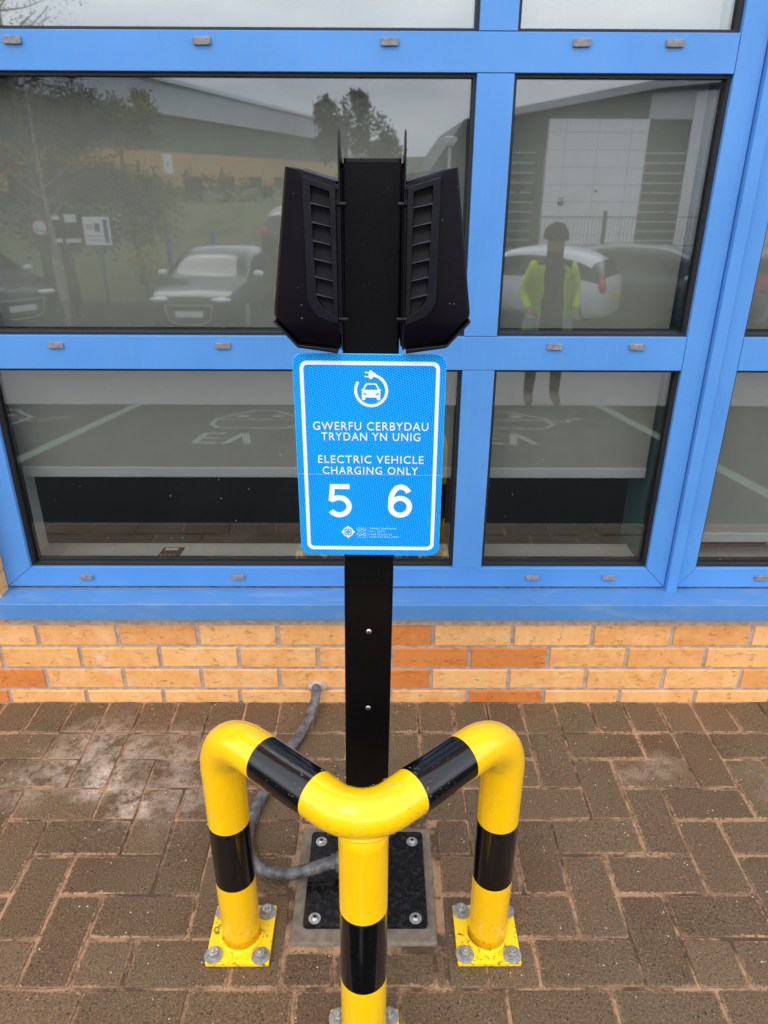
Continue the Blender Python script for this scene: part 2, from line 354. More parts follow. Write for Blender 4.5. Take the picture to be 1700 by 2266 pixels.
# block paving laid in 90 degree herringbone
U = .1003; GX0 = .4115; GY0 = -.5357
PAD = (-.184, .121, -.753, -.461)
bm = bmesh.new(); cl = bm.loops.layers.float_color.new('rnd'); bl_ = bm.loops.layers.float_color.new('bloom')
blooms = [(-.78, -.17, .09, .7), (-.80, -.25, .10, .75), (-.70, -.31, .065, 1.25), (-.60, -.385, .06, 1.25), (-.73, -.10, .04, .3), (-.545, -.22, .10, .55), (-.50, -.33, .11, .6), (-.66, -.20, .07, .7), (.74, -.27, .05, .5), (.64, -.30, .03, .3), (.98, -.30, .05, .25), (-.9, -.33, .08, .5)]
def bloom_at(p):
    b = 0
    for x, y, r, s in blooms:
        d = math.hypot(p[0]-x, p[1]-y); b = max(b, s*max(0, 1-(d/r)**2*.6) if d < r*1.3 else 0)
    return b
def paver(x0, x1, y0, y1, fine=True):
    g = .0034; x0 += g; x1 -= g; y0 += g; y1 -= g
    if x1-x0 < .012 or y1-y0 < .012: return
    rv = random.random(); dx, dy = random.uniform(-.0012, .0012), random.uniform(-.0012, .0012); hz = random.uniform(-.0012, .0010)
    tilt = (random.uniform(-.008, .008), random.uniform(-.008, .008)); an = random.uniform(-.006, .006)
    cx, cy = (x0+x1)/2, (y0+y1)/2
    def ring(ins, z, jit, step):
        P = []; a0, a1, b0, b1 = x0+ins, x1-ins, y0+ins, y1-ins
        r_ = .004
        nx = max(1, int((x1-x0)/step)); ny = max(1, int((y1-y0)/step))
        c_ = [(a0+r_, b0), (a1-r_, b0), (a1, b0+r_), (a1, b1-r_), (a1-r_, b1), (a0+r_, b1), (a0, b1-r_), (a0, b0+r_)]
        for i in range(8):
            p, q = c_[i], c_[(i+1)%8]; n_ = (nx if i in (0, 4) else ny) if i % 2 == 0 else 1
            for j in range(n_):
                t_ = j/n_; px, py = p[0]+(q[0]-p[0])*t_, p[1]+(q[1]-p[1])*t_
                nn = noise.noise((px*90, py*90, rv*9)) * jit
                d = Vector((px-cx, py-cy)); d.normalize(); px += d.x*nn; py += d.y*nn
                rx, ry = px-cx, py-cy; px, py = cx+rx-ry*an+dx, cy+ry+rx*an+dy
                P.append((px, py, z+hz+tilt[0]*rx+tilt[1]*ry))
        return P
    st = .011 if fine else .09
    rings = [ring(0, -.02, .0016, st), ring(0, -.0018, .0016, st), ring(.0016, 0, .0012, st), ring(.010, .0004, .0, st)]
    V = [[bm.verts.new(p) for p in r_] for r_ in rings]; es = (1, 1, .95, .0)
    n_ = len(V[0])
    def paint(f_, vals):
        for lp, ev in zip(f_.loops, vals):
            lp[cl] = (rv, ev, 0, 1); b = bloom_at(lp.vert.co) if fine else 0; lp[bl_] = (b, b, b, 1)
    for k_ in range(3):
        for i in range(n_):
            f_ = bm.faces.new([V[k_][i], V[k_][(i+1)%n_], V[k_+1][(i+1)%n_], V[k_+1][i]]); paint(f_, (es[k_], es[k_], es[k_+1], es[k_+1]))
    # top in a small grid so that the bloom attribute can vary: fan around the centre line
    cvert = bm.verts.new((cx+dx, cy+dy, .0006+hz))
    for i in range(n_):
        f_ = bm.faces.new([V[3][i], V[3][(i+1)%n_], cvert]); paint(f_, (0, 0, 0))
def paver_cut(x0, x1, y0, y1):
    px0, px1, py0, py1 = PAD
    fine = -1.3 < x0 < 1.3
    if x1 <= px0 or x0 >= px1 or y1 <= py0 or y0 >= py1: return paver(x0, x1, y0, y1, fine)
    # cut round the concrete pad
    g = .012
    if x0 < px0-g-.01: paver(x0, px0-g, y0, y1, fine)
    if x1 > px1+g+.01: paver(px1+g, x1, y0, y1, fine)
    xa, xb = max(x0, px0-g), min(x1, px1+g)
    if y1 > py1+g+.01: paver(xa, xb, py1+g, y1, fine)
    if y0 < py0-g-.01: paver(xa, xb, y0, py0-g, fine)
ytop = GY0+4*U; ybot = GY0-3*U
for i in range(-36, 34):
    X0 = GX0+i*U
    paver_cut(X0, X0+U, ytop, -.004)
    for j in range(-3, 4):
        mm = (i+j) % 4; y0 = GY0+j*U
        if mm == 0: paver_cut(X0, X0+2*U, y0, y0+U)
        elif mm == 2: paver_cut(X0, X0+U, y0, min(y0+2*U, ytop))
        elif mm == 3 and j == -3: paver_cut(X0, X0+U, y0, y0+U)
for i in range(-18, 17):
    X0 = GX0+.03+i*2*U
    paver_cut(X0, X0+2*U, ybot-U, ybot); paver_cut(X0+U, X0+3*U, ybot-2*U-.004, ybot-U)
T(link('paving', bm, M['paver'], smooth='norecalc'), kind='structure')

# ------------------------------------------------------------------ brick wall with window opening
def brick_course(bm, lay, z0, z1, joints, reds=()):
    for i, (a0, a1) in enumerate(zip(joints, joints[1:])):
        x0, x1 = a0+.005, a1-.005
        if x1-x0 < .02: continue
        yy = random.uniform(-.0012, .0012); rv = random.random(); rd = any(abs((a0+a1)/2-q) < .03 for q in reds)
        rc = random.uniform(.85, 1) if rd else (random.uniform(.15, .35) if random.random() < .2 else 0)
        n_ = max(2, int((x1-x0)/.02)); lo, hi = [], []
        vs = {}
        for s_ in range(n_+1):
            x = x0+(x1-x0)*s_/n_; j1 = noise.noise((x*35, z0*50, 1))*.0015; j2 = noise.noise((x*35, z1*50, 5))*.0015
            for key, (y, z) in {'a': (.03, z0+.005+j1), 'b': (.0035+yy, z0+.005+j1), 'c': (yy, z0+.0075+j1), 'd': (yy, z1-.0075+j2), 'e': (.0035+yy, z1-.005+j2), 'f': (.03, z1-.005+j2)}.items():
                xx = x
                if s_ == 0 and key in 'cd': xx = x+.002
                if s_ == n_ and key in 'cd': xx = x-.002
                vs[key, s_] = bm.verts.new((xx, y, z))
        fs = []
        for s_ in range(n_):
            for k0, k1 in zip('abcde', 'bcdef'): fs.append(bm.faces.new([vs[k0, s_], vs[k0, s_+1], vs[k1, s_+1], vs[k1, s_]]))
        fs.append(bm.faces.new([vs[q, 0] for q in 'fedcba'])); fs.append(bm.faces.new([vs[q, n_] for q in 'abcdef']))
        for f_ in fs:
            for lp in f_.loops: lp[lay] = (rv, rc, 0, 1)
wall = empty('brick_wall', (0, 0, 0), 0, 'orange buff brick wall below and around the blue window frames', 'wall')
bm = bmesh.new(); lay = bm.loops.layers.float_color.new('rnd')
def run(c_, lo, hi):
    x = c_; P = [x]
    while x > lo: x -= .225; P.insert(0, x)
    x = c_
    while x < hi: x += .225; P.append(x)
    return P
zt = .2669
WX0, WX1, WZ0, WZ1 = -1.042, 3.2, .300, 2.55
rows_ = {0: ([x for x in run(-.0621, -3.2, -.05)][:-1] + [.1494+.225*q for q in range(15)], (.045,)),
         1: ([x for x in run(-.1773, -3.2, -.17)][:-1] + [.0312] + [.2562+.225*q for q in range(14)], (.14, .37)),
         2: ([x for x in run(-.0654, -3.2, -.05)][:-1] + [.148+.225*q for q in range(15)], (-.965-.11+.0, .045, 1.17-.12)),
         3: ([x for x in run(-.184, -3.2, -.18)][:-1] + [.0312] + [.257+.2235*q for q in range(14)], (.36, -1.2))}
for r_i, (js, reds) in rows_.items():
    brick_course(bm, lay, zt-.075*(r_i+1), zt-.075*r_i, js, reds)
for r_i in range(4, 6): brick_course(bm, lay, zt-.075*(r_i+1), zt-.075*r_i, run(-.1, -3.2, 3.3))
k_ = 0
while zt+.075*k_ < 3.3:
    z0 = zt+.075*k_; off = -.1125 if k_ % 2 else 0
    if z0 < .30-.0: # course beside the sill
        pass
    if WZ0-.03 < z0+.075 and z0 < WZ1:
        js = [x for x in run(WX0+off-.0, -3.2, WX0-.05+off) if x < WX0-.02]+[WX0+.005]
        brick_course(bm, lay, z0, z0+.075, js)
    elif z0 >= WZ1: brick_course(bm, lay, z0, z0+.075, run(.06+off, -3.2, 3.3))
    k_ += 1
link('bricks', bm, M['brick'], wall, smooth='norecalc')
bm = bmesh.new()
box(bm, -8, 8, .0045, .02, -.3, zt+.012); box(bm, -8, WX0, .0055, .0205, zt+.012, 3.4); box(bm, WX0, 8, .005, .0195, WZ1, 3.4)
box(bm, WX1, 8, .0052, .0198, zt+.012, WZ1)
box(bm, -8, WX0-.0005, .0206, .30, zt+.013, 3.4); box(bm, WX0, WX1, .0206, .30, -.3, .29); box(bm, WX1, 8, .0206, .3, zt+.013, 3.4); box(bm, WX0, WX1, .0207, .30, WZ1, 3.4)
link('mortar', bm, M['mortar'], wall)
# brick return of the left jamb
bm = bmesh.new(); lay = bm.loops.layers.float_color.new('rnd')
for k_ in range(1, 30):
    z0 = zt+.075*k_
    v = box(bm, WX0-.004, WX0+.0025, .0035, .048, z0+.005, z0+.070)
for f_ in bm.faces:
    for lp in f_.loops: lp[lay] = (.4, 0, 0, 1)
link('jamb_bricks', bm, M['brick'], wall)
bm = bmesh.new(); box(bm, -8, 8, -.15, 6, 3.4, 3.55); T(link('flat_roof', bm, M['kerbconc'], bevel=.01), 'flat roof edge above the brick wall of the building', 'roof')

# room behind
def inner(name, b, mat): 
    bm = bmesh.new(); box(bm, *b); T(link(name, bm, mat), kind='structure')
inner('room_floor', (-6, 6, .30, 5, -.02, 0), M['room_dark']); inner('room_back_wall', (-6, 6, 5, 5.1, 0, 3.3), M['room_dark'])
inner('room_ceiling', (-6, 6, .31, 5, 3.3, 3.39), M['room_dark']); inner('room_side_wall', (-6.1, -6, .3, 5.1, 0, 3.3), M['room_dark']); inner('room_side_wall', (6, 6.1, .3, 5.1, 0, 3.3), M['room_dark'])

# ------------------------------------------------------------------ windows
YF = .05
def member(bm, x0, x1, z0, z1, y0=YF, y1=.12): g = .0006; box(bm, x0+g, x1-g, y0, y1, z0+g, z1-g)
Z_rail = (.361, .420); Z_t2 = (.974, 1.056); Z_t1 = (1.602, 1.676); Z_head = (2.43, 2.50)
def window(name, label, xo0, xi0, xi1, xo1, mull, caps, base_x):
    w_ = empty(name, ((xo0+xo1)/2, YF, .36), 0, label, 'window', 'blue framed windows')
    bm = bmesh.new()
    # jambs and bottom rail with mitred lower corners
    za, zb = Z_rail; zc = Z_head[1]; g = .0007
    ext_y(bm, [(xo0, za), (xi0-g, zb+0), (xi0-g, zc), (xo0, zc)], YF, .12)
    ext_y(bm, [(xo1, za), (xo1, zc), (xi1+g, zc), (xi1+g, zb)], YF, .12)
    ext_y(bm, [(xo0+2*g, za), (xo1-2*g, za), (xi1-g, zb), (xi0+g, zb)], YF+.0003, .12)
    for z0, z1 in (Z_t2, Z_t1, Z_head): member(bm, xi0, xi1, z0, z1)
    lim = [zb, *Z_t2, *Z_t1, Z_head[0]]
    for mx0, mx1 in mull:
        for a_, b_ in ((lim[0], lim[1]), (lim[2], lim[3]), (lim[4], lim[5])): member(bm, mx0, mx1, a_, b_)
    link('frame', bm, M['blue'], w_, bevel=.0012)
    bm = bmesh.new()   # dark core seen in the hairline joints
    box(bm, xo0+.004, xi0-.003, YF+.004, .118, za+.03, zc-.002); box(bm, xi1+.003, xo1-.004, YF+.004, .118, za+.03, zc-.002); box(bm, xo0+.02, xo1-.02, YF+.004, .117, za+.004, zb-.004)
    for z0, z1 in (Z_t2, Z_t1): box(bm, xi0-.01, xi1+.01, YF+.004, .116, z0+.004, z1-.004)
    for mx0, mx1 in mull: box(bm, mx0+.004, mx1-.004, YF+.0045, .1155, zb-.01, zc-.03)
    link('frame_core', bm, M['bluedark'], w_)
    # panes with gaskets
    xs = [xi0] + [q for p in mull for q in p] + [xi1]
    for z0, z1 in ((lim[0], lim[1]), (lim[2], lim[3]), (lim[4], lim[5])):
        for i in range(0, len(xs), 2):
            a0, a1 = xs[i], xs[i+1]
            bm = bmesh.new(); box(bm, a0-.004, a1+.004, YG, YG+.006, z0-.004, z1+.004)
            pn = link('glass_pane', bm, M['glass'], w_)
            bm = bmesh.new(); gw = .0065; y0, y1 = YF+.012, YG-.0005
            box(bm, a0-.002, a1+.002, y0, y1, z0-.002, z0+gw); box(bm, a0-.002, a1+.002, y0, y1, z1-gw, z1+.002)
            box(bm, a0-.002, a0+gw, y0+.0002, y1, z0+gw, z1-gw); box(bm, a1-gw, a1+.002, y0+.0002, y1, z0+gw, z1-gw)
            # spacer bar between the panes
            y2, y3, s_ = YG+.007, YG+.022, .011
            box(bm, a0-.002, a1+.002, y2, y3, z0-.002, z0+s_); box(bm, a0-.002, a1+.002, y2, y3, z1-s_, z1+.002)
            box(bm, a0-.002, a0+s_, y2, y3, z0+s_, z1-s_); box(bm, a1-s_, a1+.002, y2, y3, z0+s_, z1-s_)
            link('gasket', bm, M['gasket'], w_)
    for cx, cz in caps:
        bm = bmesh.new(); ww, hh = .0185, .0075
        ext_y(bm, rrect(cx-ww, cx+ww, cz-hh, cz+hh, .0035, 3), YF-.0062, YF+.001); ra_ = random.uniform(-.035, .035)
        for v in bm.verts: v.co.z += (v.co.x-cx)*ra_
        link('drain_cap', bm, M['capgrey'], w_, bevel=.0018)
    return w_
capsL = [(-1.15+.0, 0)][:0] + [(-.756, 1.656), (-.3675, 1.656), (.0177, 1.656), (.4129, 1.656), (.6054, 1.656),
         (-.7824, 1.0325), (-.3802, 1.0325), (.4202, 1.0325), (.62, 1.0325), (-.8149, .392), (-.3955, .392), (.4246, .392), (.6371, .392)]
window('framed_window', 'wide blue framed window of six panes behind the black charging post', -1.040, -.966, .739, .7965, [(.2005, .2805)], capsL, 0)
capsR = [(1.0639, .392), (1.5, .392), (1.95, .392), (1.12, 1.0325), (1.7, 1.0325), (1.12, 1.656), (1.7, 1.656)]
window('framed_window', 'blue framed window at the right edge, its blind pulled lower', .830, .876, 2.42, 2.48, [(1.80, 1.88)], capsR, 0)
bm = bmesh.new(); member(bm, .7985, .8285, .352, 2.5, .034, .12); box(bm, .796, .831, .058, .12, .36, 2.5)
T(link('coupling_post', bm, M['blue'], bevel=.0015), 'narrow blue vertical cover strip joining the two window frames', 'cover strip')
bm = bmesh.new(); member(bm, 2.482, 3.2, .361, 2.5)
T(link('infill_panel', bm, M['blue'], bevel=.0012), 'plain blue panel right of the right window', 'panel')
# sealant gap over the sill
bm = bmesh.new(); box(bm, WX0+.003, WX1, .0535, .10, .345, .3606); box(bm, WX0+.0025, -1.0405, .054, .1, .3607, 2.5)
T(link('sealant_bead', bm, M['gapseal']), 'thin brown sealant bead between window frame and sill', 'sealant')
# sill
bm = bmesh.new()
prof = [(.10, .3562), (-.0295, .3512), (-.0305, .3495), (-.0305, .3015), (-.027, .3005), (-.027, .340), (.10, .344)]
prism(bm, prof, lambda p: (-1.0385 if p[0] > -.001 else -1.16, p[0], p[1]), lambda p: (3.2, p[0], p[1]))
for v in bm.verts:
    if v.co.x < -1.1: pass
si = link('window_sill', bm, M['blue_sill'], bevel=.0012)
T(si, 'long pressed blue metal sill with dirt flecks, over the brickwork', 'sill')
bm = bmesh.new(); box(bm, WX0, 3.2, -.004, .03, .283, .3005)
T(link('mortar_fillet', bm, M['mortar']), 'rough mortar fillet under the blue sill', 'mortar')
# inner boards, reveals
bm = bmesh.new(); box(bm, -1.02, .744, .118, .239, .37, .40)
T(link('window_board', bm, M['inner_sill'], bevel=.003), 'pale grey inner window board seen through the lower panes of wide window', 'window board')
bm = bmesh.new(); box(bm, .86, 2.46, .118, .239, .37, .40)
T(link('window_board', bm, M['inner_sill'], bevel=.003), 'pale grey inner window board of the right hand window', 'window board')
bm = bmesh.new(); box(bm, .744, .830, .121, .30, .02, 2.6); inn = link('reveal_right', bm, M['reveal_teal']); T(inn, kind='structure'); inn.name = 'teal_reveal'
bm = bmesh.new(); box(bm, -1.06, -1.0, .121, .24, .02, 2.6); T(link('white_reveal', bm, M['reveal_white']), kind='structure')
# roller blinds
def blind(x0, x1, zb, y, label):
    b_ = empty('roller_blind', ((x0+x1)/2, y, 2.4), 0, label, 'blind', 'roller blinds inside the windows')
    bm = bmesh.new(); box(bm, x0, x1, y, y+.001, zb+.02, 2.42); link('cloth', bm, M['blindcloth'], b_)
    bm = bmesh.new(); box(bm, x0-.001, x1+.001, y-.006, y+.006, zb, zb+.030); link('bottom_bar', bm, M['blindbar'], b_, bevel=.004)
    bm = bmesh.new(); cyl(bm, (x0-.004, y, 2.44), (1, 0, 0), .02, x1-x0+.008); link('roller', bm, M['blindbar'], b_)
blind(-.992, .729, .652, .146, 'grey roller blind half lowered behind the wide window')
blind(.868, 2.44, .455, .146, 'grey roller blind lowered almost fully behind the right window')
bm = bmesh.new(); ext_z(bm, [(-.648, .125), (-.585, .125), (-.580, .205), (-.640, .205)], .4005, .403, 0)
lf = link('leaflet', bm, M['dark_sheet']); T(lf, 'dark printed leaflet with red and green marks lying on the window board', 'leaflet')
bm = bmesh.new(); box(bm, -.634, -.596, .186, .20, .4031, .4036); link('print', bm, M['white_sheet'], lf, keep_world=False)
for q in range(4):
    bm = bmesh.new(); box(bm, -.640+q*.012, -.632+q*.012, .152, .162, .4031, .4037); link('printed_mark', bm, M['ink_red'] if q % 2 else M['ink_green'], lf, keep_world=False)

# ------------------------------------------------------------------ post with plate
PX, PY = -.0225, -.603
pad = bmesh.new(); box(pad, PAD[0]+.003, PAD[1]-.003, PAD[2]+.003, PAD[3]-.003, -.1, .0035)
T(link('concrete_pad', pad, M['concrete'], bevel=.005), 'square concrete pad set in the paving under the post plate', 'concrete pad')
post = empty('charging_post', (PX, PY, .004), 0, 'tall black square post bolted to the paving in front of the window', 'post')
bm = bmesh.new(); ext_z(bm, rrect(-.157, .099, -.7185, -.4825, .008, 3), .004, .014); link('base_plate', bm, M['plate'], post, bevel=.0015)
hw = .0415
bm = bmesh.new(); ext_z(bm, rrect(PX-hw, PX+hw, PY-.0425, PY+.0425, .0045, 4), .014, 1.421); link('shaft', bm, M['pole'], post, smooth=False)
bm = bmesh.new(); ext_z(bm, rrect(PX-.0385, PX+.0385, PY-.041, PY+.041, .004, 4), 1.421, 1.427); link('cap', bm, M['powder'], post, bevel=.0008)
for o_ in list(post.children):
    if o_.name.split('.')[0] in ('shaft', 'cap'):
        for v in o_.data.vertices: v.co.x += -.0065+.0125*v.co.z
for bx, by in ((-.1335, -.512), (.0745, -.512), (-.1335, -.7025), (.0745, -.7025)):
    bm = bmesh.new(); cyl(bm, (bx, by, .014), (0, 0, 1), .0125, .0018); ico(bm, (bx, by, .0158), .0085, 2, (1, 1, .62)); cyl(bm, (bx, by, .0206), (0, 0, 1), .0032, .0012, 6, mi=1)
    link('bolt', bm, [M['steel'], M['dark']], post)
for sz in (.6822, .514):
    bm = bmesh.new(); PXs = PX-.0065+.0125*sz; ico(bm, (PXs+.001, PY-.0425, sz), .0052, 2, (1, .55, 1)); cyl(bm, (PXs+.001, PY-.0449, sz), (0, -1, 0), .0018, .0006, 6, mi=1)
    link('rivet', bm, [M['steel'], M['dark']], post, smooth=False)
bm = bmesh.new(); cyl(bm, (PX-.0415, -.597, .052), (-1, 0, 0), .021, .030, 24); cyl(bm, (PX-.0715, -.597, .052), (-1, 0, 0), .0175, .012, 6); link('cable_gland', bm, M['rubber_conduit'], post, bevel=.001)
# bracket: two side plates with rounded slotted tops, pins
for sx, px_ in ((-1, PX-.0315), (1, PX+.0535)):
    px_ = -.0552 if sx < 0 else .0322
    bm = bmesh.new(); z0, z1 = 1.177, 1.461; y0, y1 = -.662, -.555; r_ = .02
    poly = [(y0, z0), (y1, z0), (y1, z1-.05), (y0+.045, z1-.02)] + [(y0+.022+.022*math.cos(R(a_)), z1-.022+.022*math.sin(R(a_))) for a_ in range(20, 181, 20)]
    t_ = .0011
    prism(bm, poly, lambda p: (px_-t_, p[0], p[1]), lambda p: (px_+t_, p[0], p[1]))
    for kz in range(3): cyl(bm, (px_-t_-.0002, y0+.02, z1-.026-kz*.014), (1, 0, 0), .0035, 2*t_+.0004, 12, mi=1)
    link('side_bracket', bm, [M['powder'], M['dark']], post, bevel=.0005)
    bm = bmesh.new(); box(bm, px_+(.0012 if sx < 0 else -.0035), px_+(.0035 if sx < 0 else -.0012), -.650, -.56, 1.18, 1.415); link('spacer_plate', bm, M['dark'], post, bevel=.0008)
    for pz in (1.3715, 1.2212):
        bm = bmesh.new(); d_ = 1 if sx < 0 else -1
        cyl(bm, (px_-d_*.004, -.664, pz), (d_, 0, 0), .0030, .0135, 16); cyl(bm, (px_-d_*.0045, -.664, pz), (d_, 0, 0), .0042, .003, 6); link('bracket_pin', bm, M['powder'], post, bevel=.0005)

# ------------------------------------------------------------------ wall-box chargers, seen from the side
def charger(sx, off, label):
    def P(x, z): return (sx*(x-PXC)+off, z)     # left profile mirrored for the right one
    PXC = 0
    ch = empty('charging_unit', (off+sx*-.10, -.60, 1.29), 0, label, 'charger', 'charging units on the post')
    outer = [(-.1262, 1.4165), (-.1111, 1.4150), (-.0590, 1.3995), (-.0580, 1.177), (-.1175, 1.1865), (-.1445, 1.2160), (-.1505, 1.2230), (-.1515, 1.2290), (-.1475, 1.2590)]
    front = [(-.1205, 1.4155), (-.1095, 1.4130), (-.0590, 1.3975), (-.0585, 1.187), (-.1150, 1.1930), (-.1380, 1.2160), (-.1435, 1.2240), (-.1440, 1.2290), (-.1405, 1.2590)]
    pan = [(-.1095, 1.4125), (-.1040, 1.4065), (-.0590, 1.3935), (-.0590, 1.2145), (-.0760, 1.2200), (-.0900, 1.2265), (-.0985, 1.2360), (-.1025, 1.2480), (-.1035, 1.2600)]
    # body: rear ring, edge ring, front ring curving to the vent panel outline
    bm = bmesh.new()
    rings = [(outer, -.500), (outer, -.655), ([(a_[0]*.72+b_[0]*.28, a_[1]*.72+b_[1]*.28) for a_, b_ in zip(outer, front)], -.6590), ([(a_[0]*.4+b_[0]*.6, a_[1]*.4+b_[1]*.6) for a_, b_ in zip(outer, front)], -.6612), (pan, -.6665)]
    V = [[bm.verts.new((P(*p)[0], y, P(*p)[1])) for p in ring] for ring, y in rings]; n_ = len(outer)
    for a_, b_ in zip(V, V[1:]):
        for i in range(n_): bm.faces.new([a_[i], a_[(i+1)%n_], b_[(i+1)%n_], b_[i]])
    bm.faces.new(V[0]); bm.faces.new(V[-1])
    link('front_cover', bm, M['plastic'], ch, smooth='auto')
    # lower lip
    bm = bmesh.new()
    lip = [(-.1525, 1.2195), (-.1490, 1.2188), (-.1190, 1.1858), (-.0615, 1.1795), (-.0610, 1.1730), (-.1190, 1.1815), (-.1505, 1.2160)]
    ext_y(bm, [P(*p) for p in lip], -.505, -.668); link('base_lip', bm, M['powder'], ch, bevel=.0012)
    # vent panel: frame with a louvred opening
    inn_ = [(-.0925, 1.3945), (-.0675, 1.3865), (-.0655, 1.2285), (-.0790, 1.2375), (-.0870, 1.2480), (-.0885, 1.2560)]
    po = [(-.1025, 1.4050), (-.0597, 1.3925), (-.0597, 1.2158), (-.0765, 1.2216), (-.0890, 1.2275), (-.0975, 1.2375), (-.1015, 1.2500)]
    # ring between po and inn_: resample both to equal counts by angle
    def resamp(poly, n2):
        pts = poly+[poly[0]]; Ls = [0]
        for p, q in zip(pts, pts[1:]): Ls.append(Ls[-1]+math.dist(p, q))
        res = []
        for k in range(n2):
            s_ = Ls[-1]*k/n2
            for i in range(len(pts)-1):
                if Ls[i] <= s_ <= Ls[i+1]+1e-9:
                    t_ = (s_-Ls[i])/(Ls[i+1]-Ls[i]); res.append((pts[i][0]+(pts[i+1][0]-pts[i][0])*t_, pts[i][1]+(pts[i+1][1]-pts[i][1])*t_)); break
        return res
    segs = [(0, 1, 0, 1, 3), (1, 2, 1, 2, 10), (2, 4, 2, 3, 4), (4, 6, 3, 5, 5), (6, 7, 5, 6, 8)]
    def sub(poly, i0, i1, n2):
        poly = poly+[poly[0]]; pts = poly[i0:i1+1]; Ls = [0]
        for p, q in zip(pts, pts[1:]): Ls.append(Ls[-1]+math.dist(p, q))
        res = []
        for k in range(n2):
            s_ = Ls[-1]*k/n2
            for i in range(len(pts)-1):
                if Ls[i] <= s_ <= Ls[i+1]+1e-9:
                    t_ = (s_-Ls[i])/max(1e-9, Ls[i+1]-Ls[i]); res.append((pts[i][0]+(pts[i+1][0]-pts[i][0])*t_, pts[i][1]+(pts[i+1][1]-pts[i][1])*t_)); break
        return res
    A, B = [], []
    for a0, a1, b0, b1, n2 in segs: A += sub(po, a0, a1, n2); B += sub(inn_, b0, b1, n2)
    bm = bmesh.new(); n_ = len(A); yb, yf = -.6645, -.6765
    VA0 = [bm.verts.new((P(*p)[0], yb, P(*p)[1])) for p in A]; VA1 = [bm.verts.new((P(*p)[0], yf, P(*p)[1])) for p in A]
    VB1 = [bm.verts.new((P(*p)[0], yf, P(*p)[1])) for p in B]; VB0 = [bm.verts.new((P(*p)[0], -.6668, P(*p)[1])) for p in B]
    for i in range(n_):
        j = (i+1) % n_
        bm.faces.new([VA0[i], VA0[j], VA1[j], VA1[i]]); bm.faces.new([VA1[i], VA1[j], VB1[j], VB1[i]]); bm.faces.new([VB1[i], VB1[j], VB0[j], VB0[i]])
    pn = link('vent_panel', bm, M['vent'], ch, bevel=.0008)
    # louvres: each a sloping blade rising out of the recess, with a dark slot above it
    for q in range(7):
        t_ = q/7; xl = -.0918+.0050*t_; xr = -.0672+.0014*t_
        zl = 1.3945-.0232*q; zr = zl-.0080
        if q == 6: xl += .0005
        bm = bmesh.new(); h_ = .0210
        # blade: top edge back in the recess, lower edge flush with panel
        zlb, zrb = zl-h_-.0010, zr-h_+.0012
        y0, y1 = -.6674, -.6735
        pts = [(xl, y0, zl-.0065), (xr, y0, zr-.0030), (xr, y1, zrb+.0006), (xl, y1, zlb+.0016)]
        if q == 6: pts[3] = (xl+.0075, y1, zlb+.0040); pts[2] = (xr, y1, zrb-.0030)
        low = [(p[0], p[1]+.0016, p[2]-.0010) for p in pts]
        if q < 6:
            fb_ = bmesh.new(); F0 = [(xl-.001, zlb+.0016), (xr+.001, zrb+.0008), (xr+.001, zrb+.0001), (xl-.001, zlb-.0006)]
            ext_y(fb_, [P(*p) for p in F0], -.6668, -.6764); link('louvre_fin', fb_, M['fin'], pn, bevel=.0003, keep_world=False)
        Vt = [bm.verts.new((P(p[0], 0)[0], p[1], p[2])) for p in pts]; Vl = [bm.verts.new((P(p[0], 0)[0], p[1], p[2])) for p in low]
        bm.faces.new(Vt); bm.faces.new(Vl[::-1])
        for i in range(4): bm.faces.new([Vt[i], Vt[(i+1)%4], Vl[(i+1)%4], Vl[i]])
        link('louvre', bm, M['dark'], pn, keep_world=False)
    bm = bmesh.new(); ext_y(bm, [P(*p) for p in [(-.0930, 1.3950), (-.0670, 1.3870), (-.0650, 1.2280), (-.0795, 1.2372), (-.0875, 1.2478), (-.0890, 1.2560)]], -.6666, -.66685); link('vent_back', bm, M['dark'], pn, keep_world=False)
    bm = bmesh.new(); xa = -.0592
    for za in (1.3920, 1.3735): box(bm, *sorted((P(xa-.001, 0)[0], P(-.0555, 0)[0])), -.668, -.650, za-.003, za+.003)
    box(bm, *sorted((P(xa, 0)[0], P(-.0562, 0)[0])), -.662, -.52, 1.20, 1.388)
    link('hinge_strip', bm, M['powder'], ch, bevel=.0006)
    bm = bmesh.new(); xq, zq = P(-.1515, 1.2185); cyl(bm, (xq, -.64, zq), (sx, 0, .1), .0022, .0045, 10); link('lock_screw', bm, M['powder'], ch)
    bm = bmesh.new(); rnd = random.Random(3+sx)
    for q in range(60):
        t_ = rnd.random(); x = -.1111+(.0521)*t_; z = 1.4150-.0155*t_; xx, zz = P(x, z); ico(bm, (xx, rnd.uniform(-.655, -.56), zz+.0002), rnd.uniform(.0005, .0014), 1, (1, 1, .6))
    for q in range(12):
        x = rnd.uniform(-.148, -.105); z = rnd.uniform(1.20, 1.41)
        xx, zz = P(x, z); t_ = (x+.148)/.043; ico(bm, (xx, -.6655-.010*t_, zz), rnd.uniform(.0003, .0008), 1, (1, .5, 1))
    o = link('raindrops', bm, M['water'], ch, smooth='norecalc'); o['kind'] = 'stuff'
    return ch
charger(1, 0, 'black wall box charging unit on the left side of the post')
charger(-1, -.0245, 'black wall box charging unit on the right side of the post')

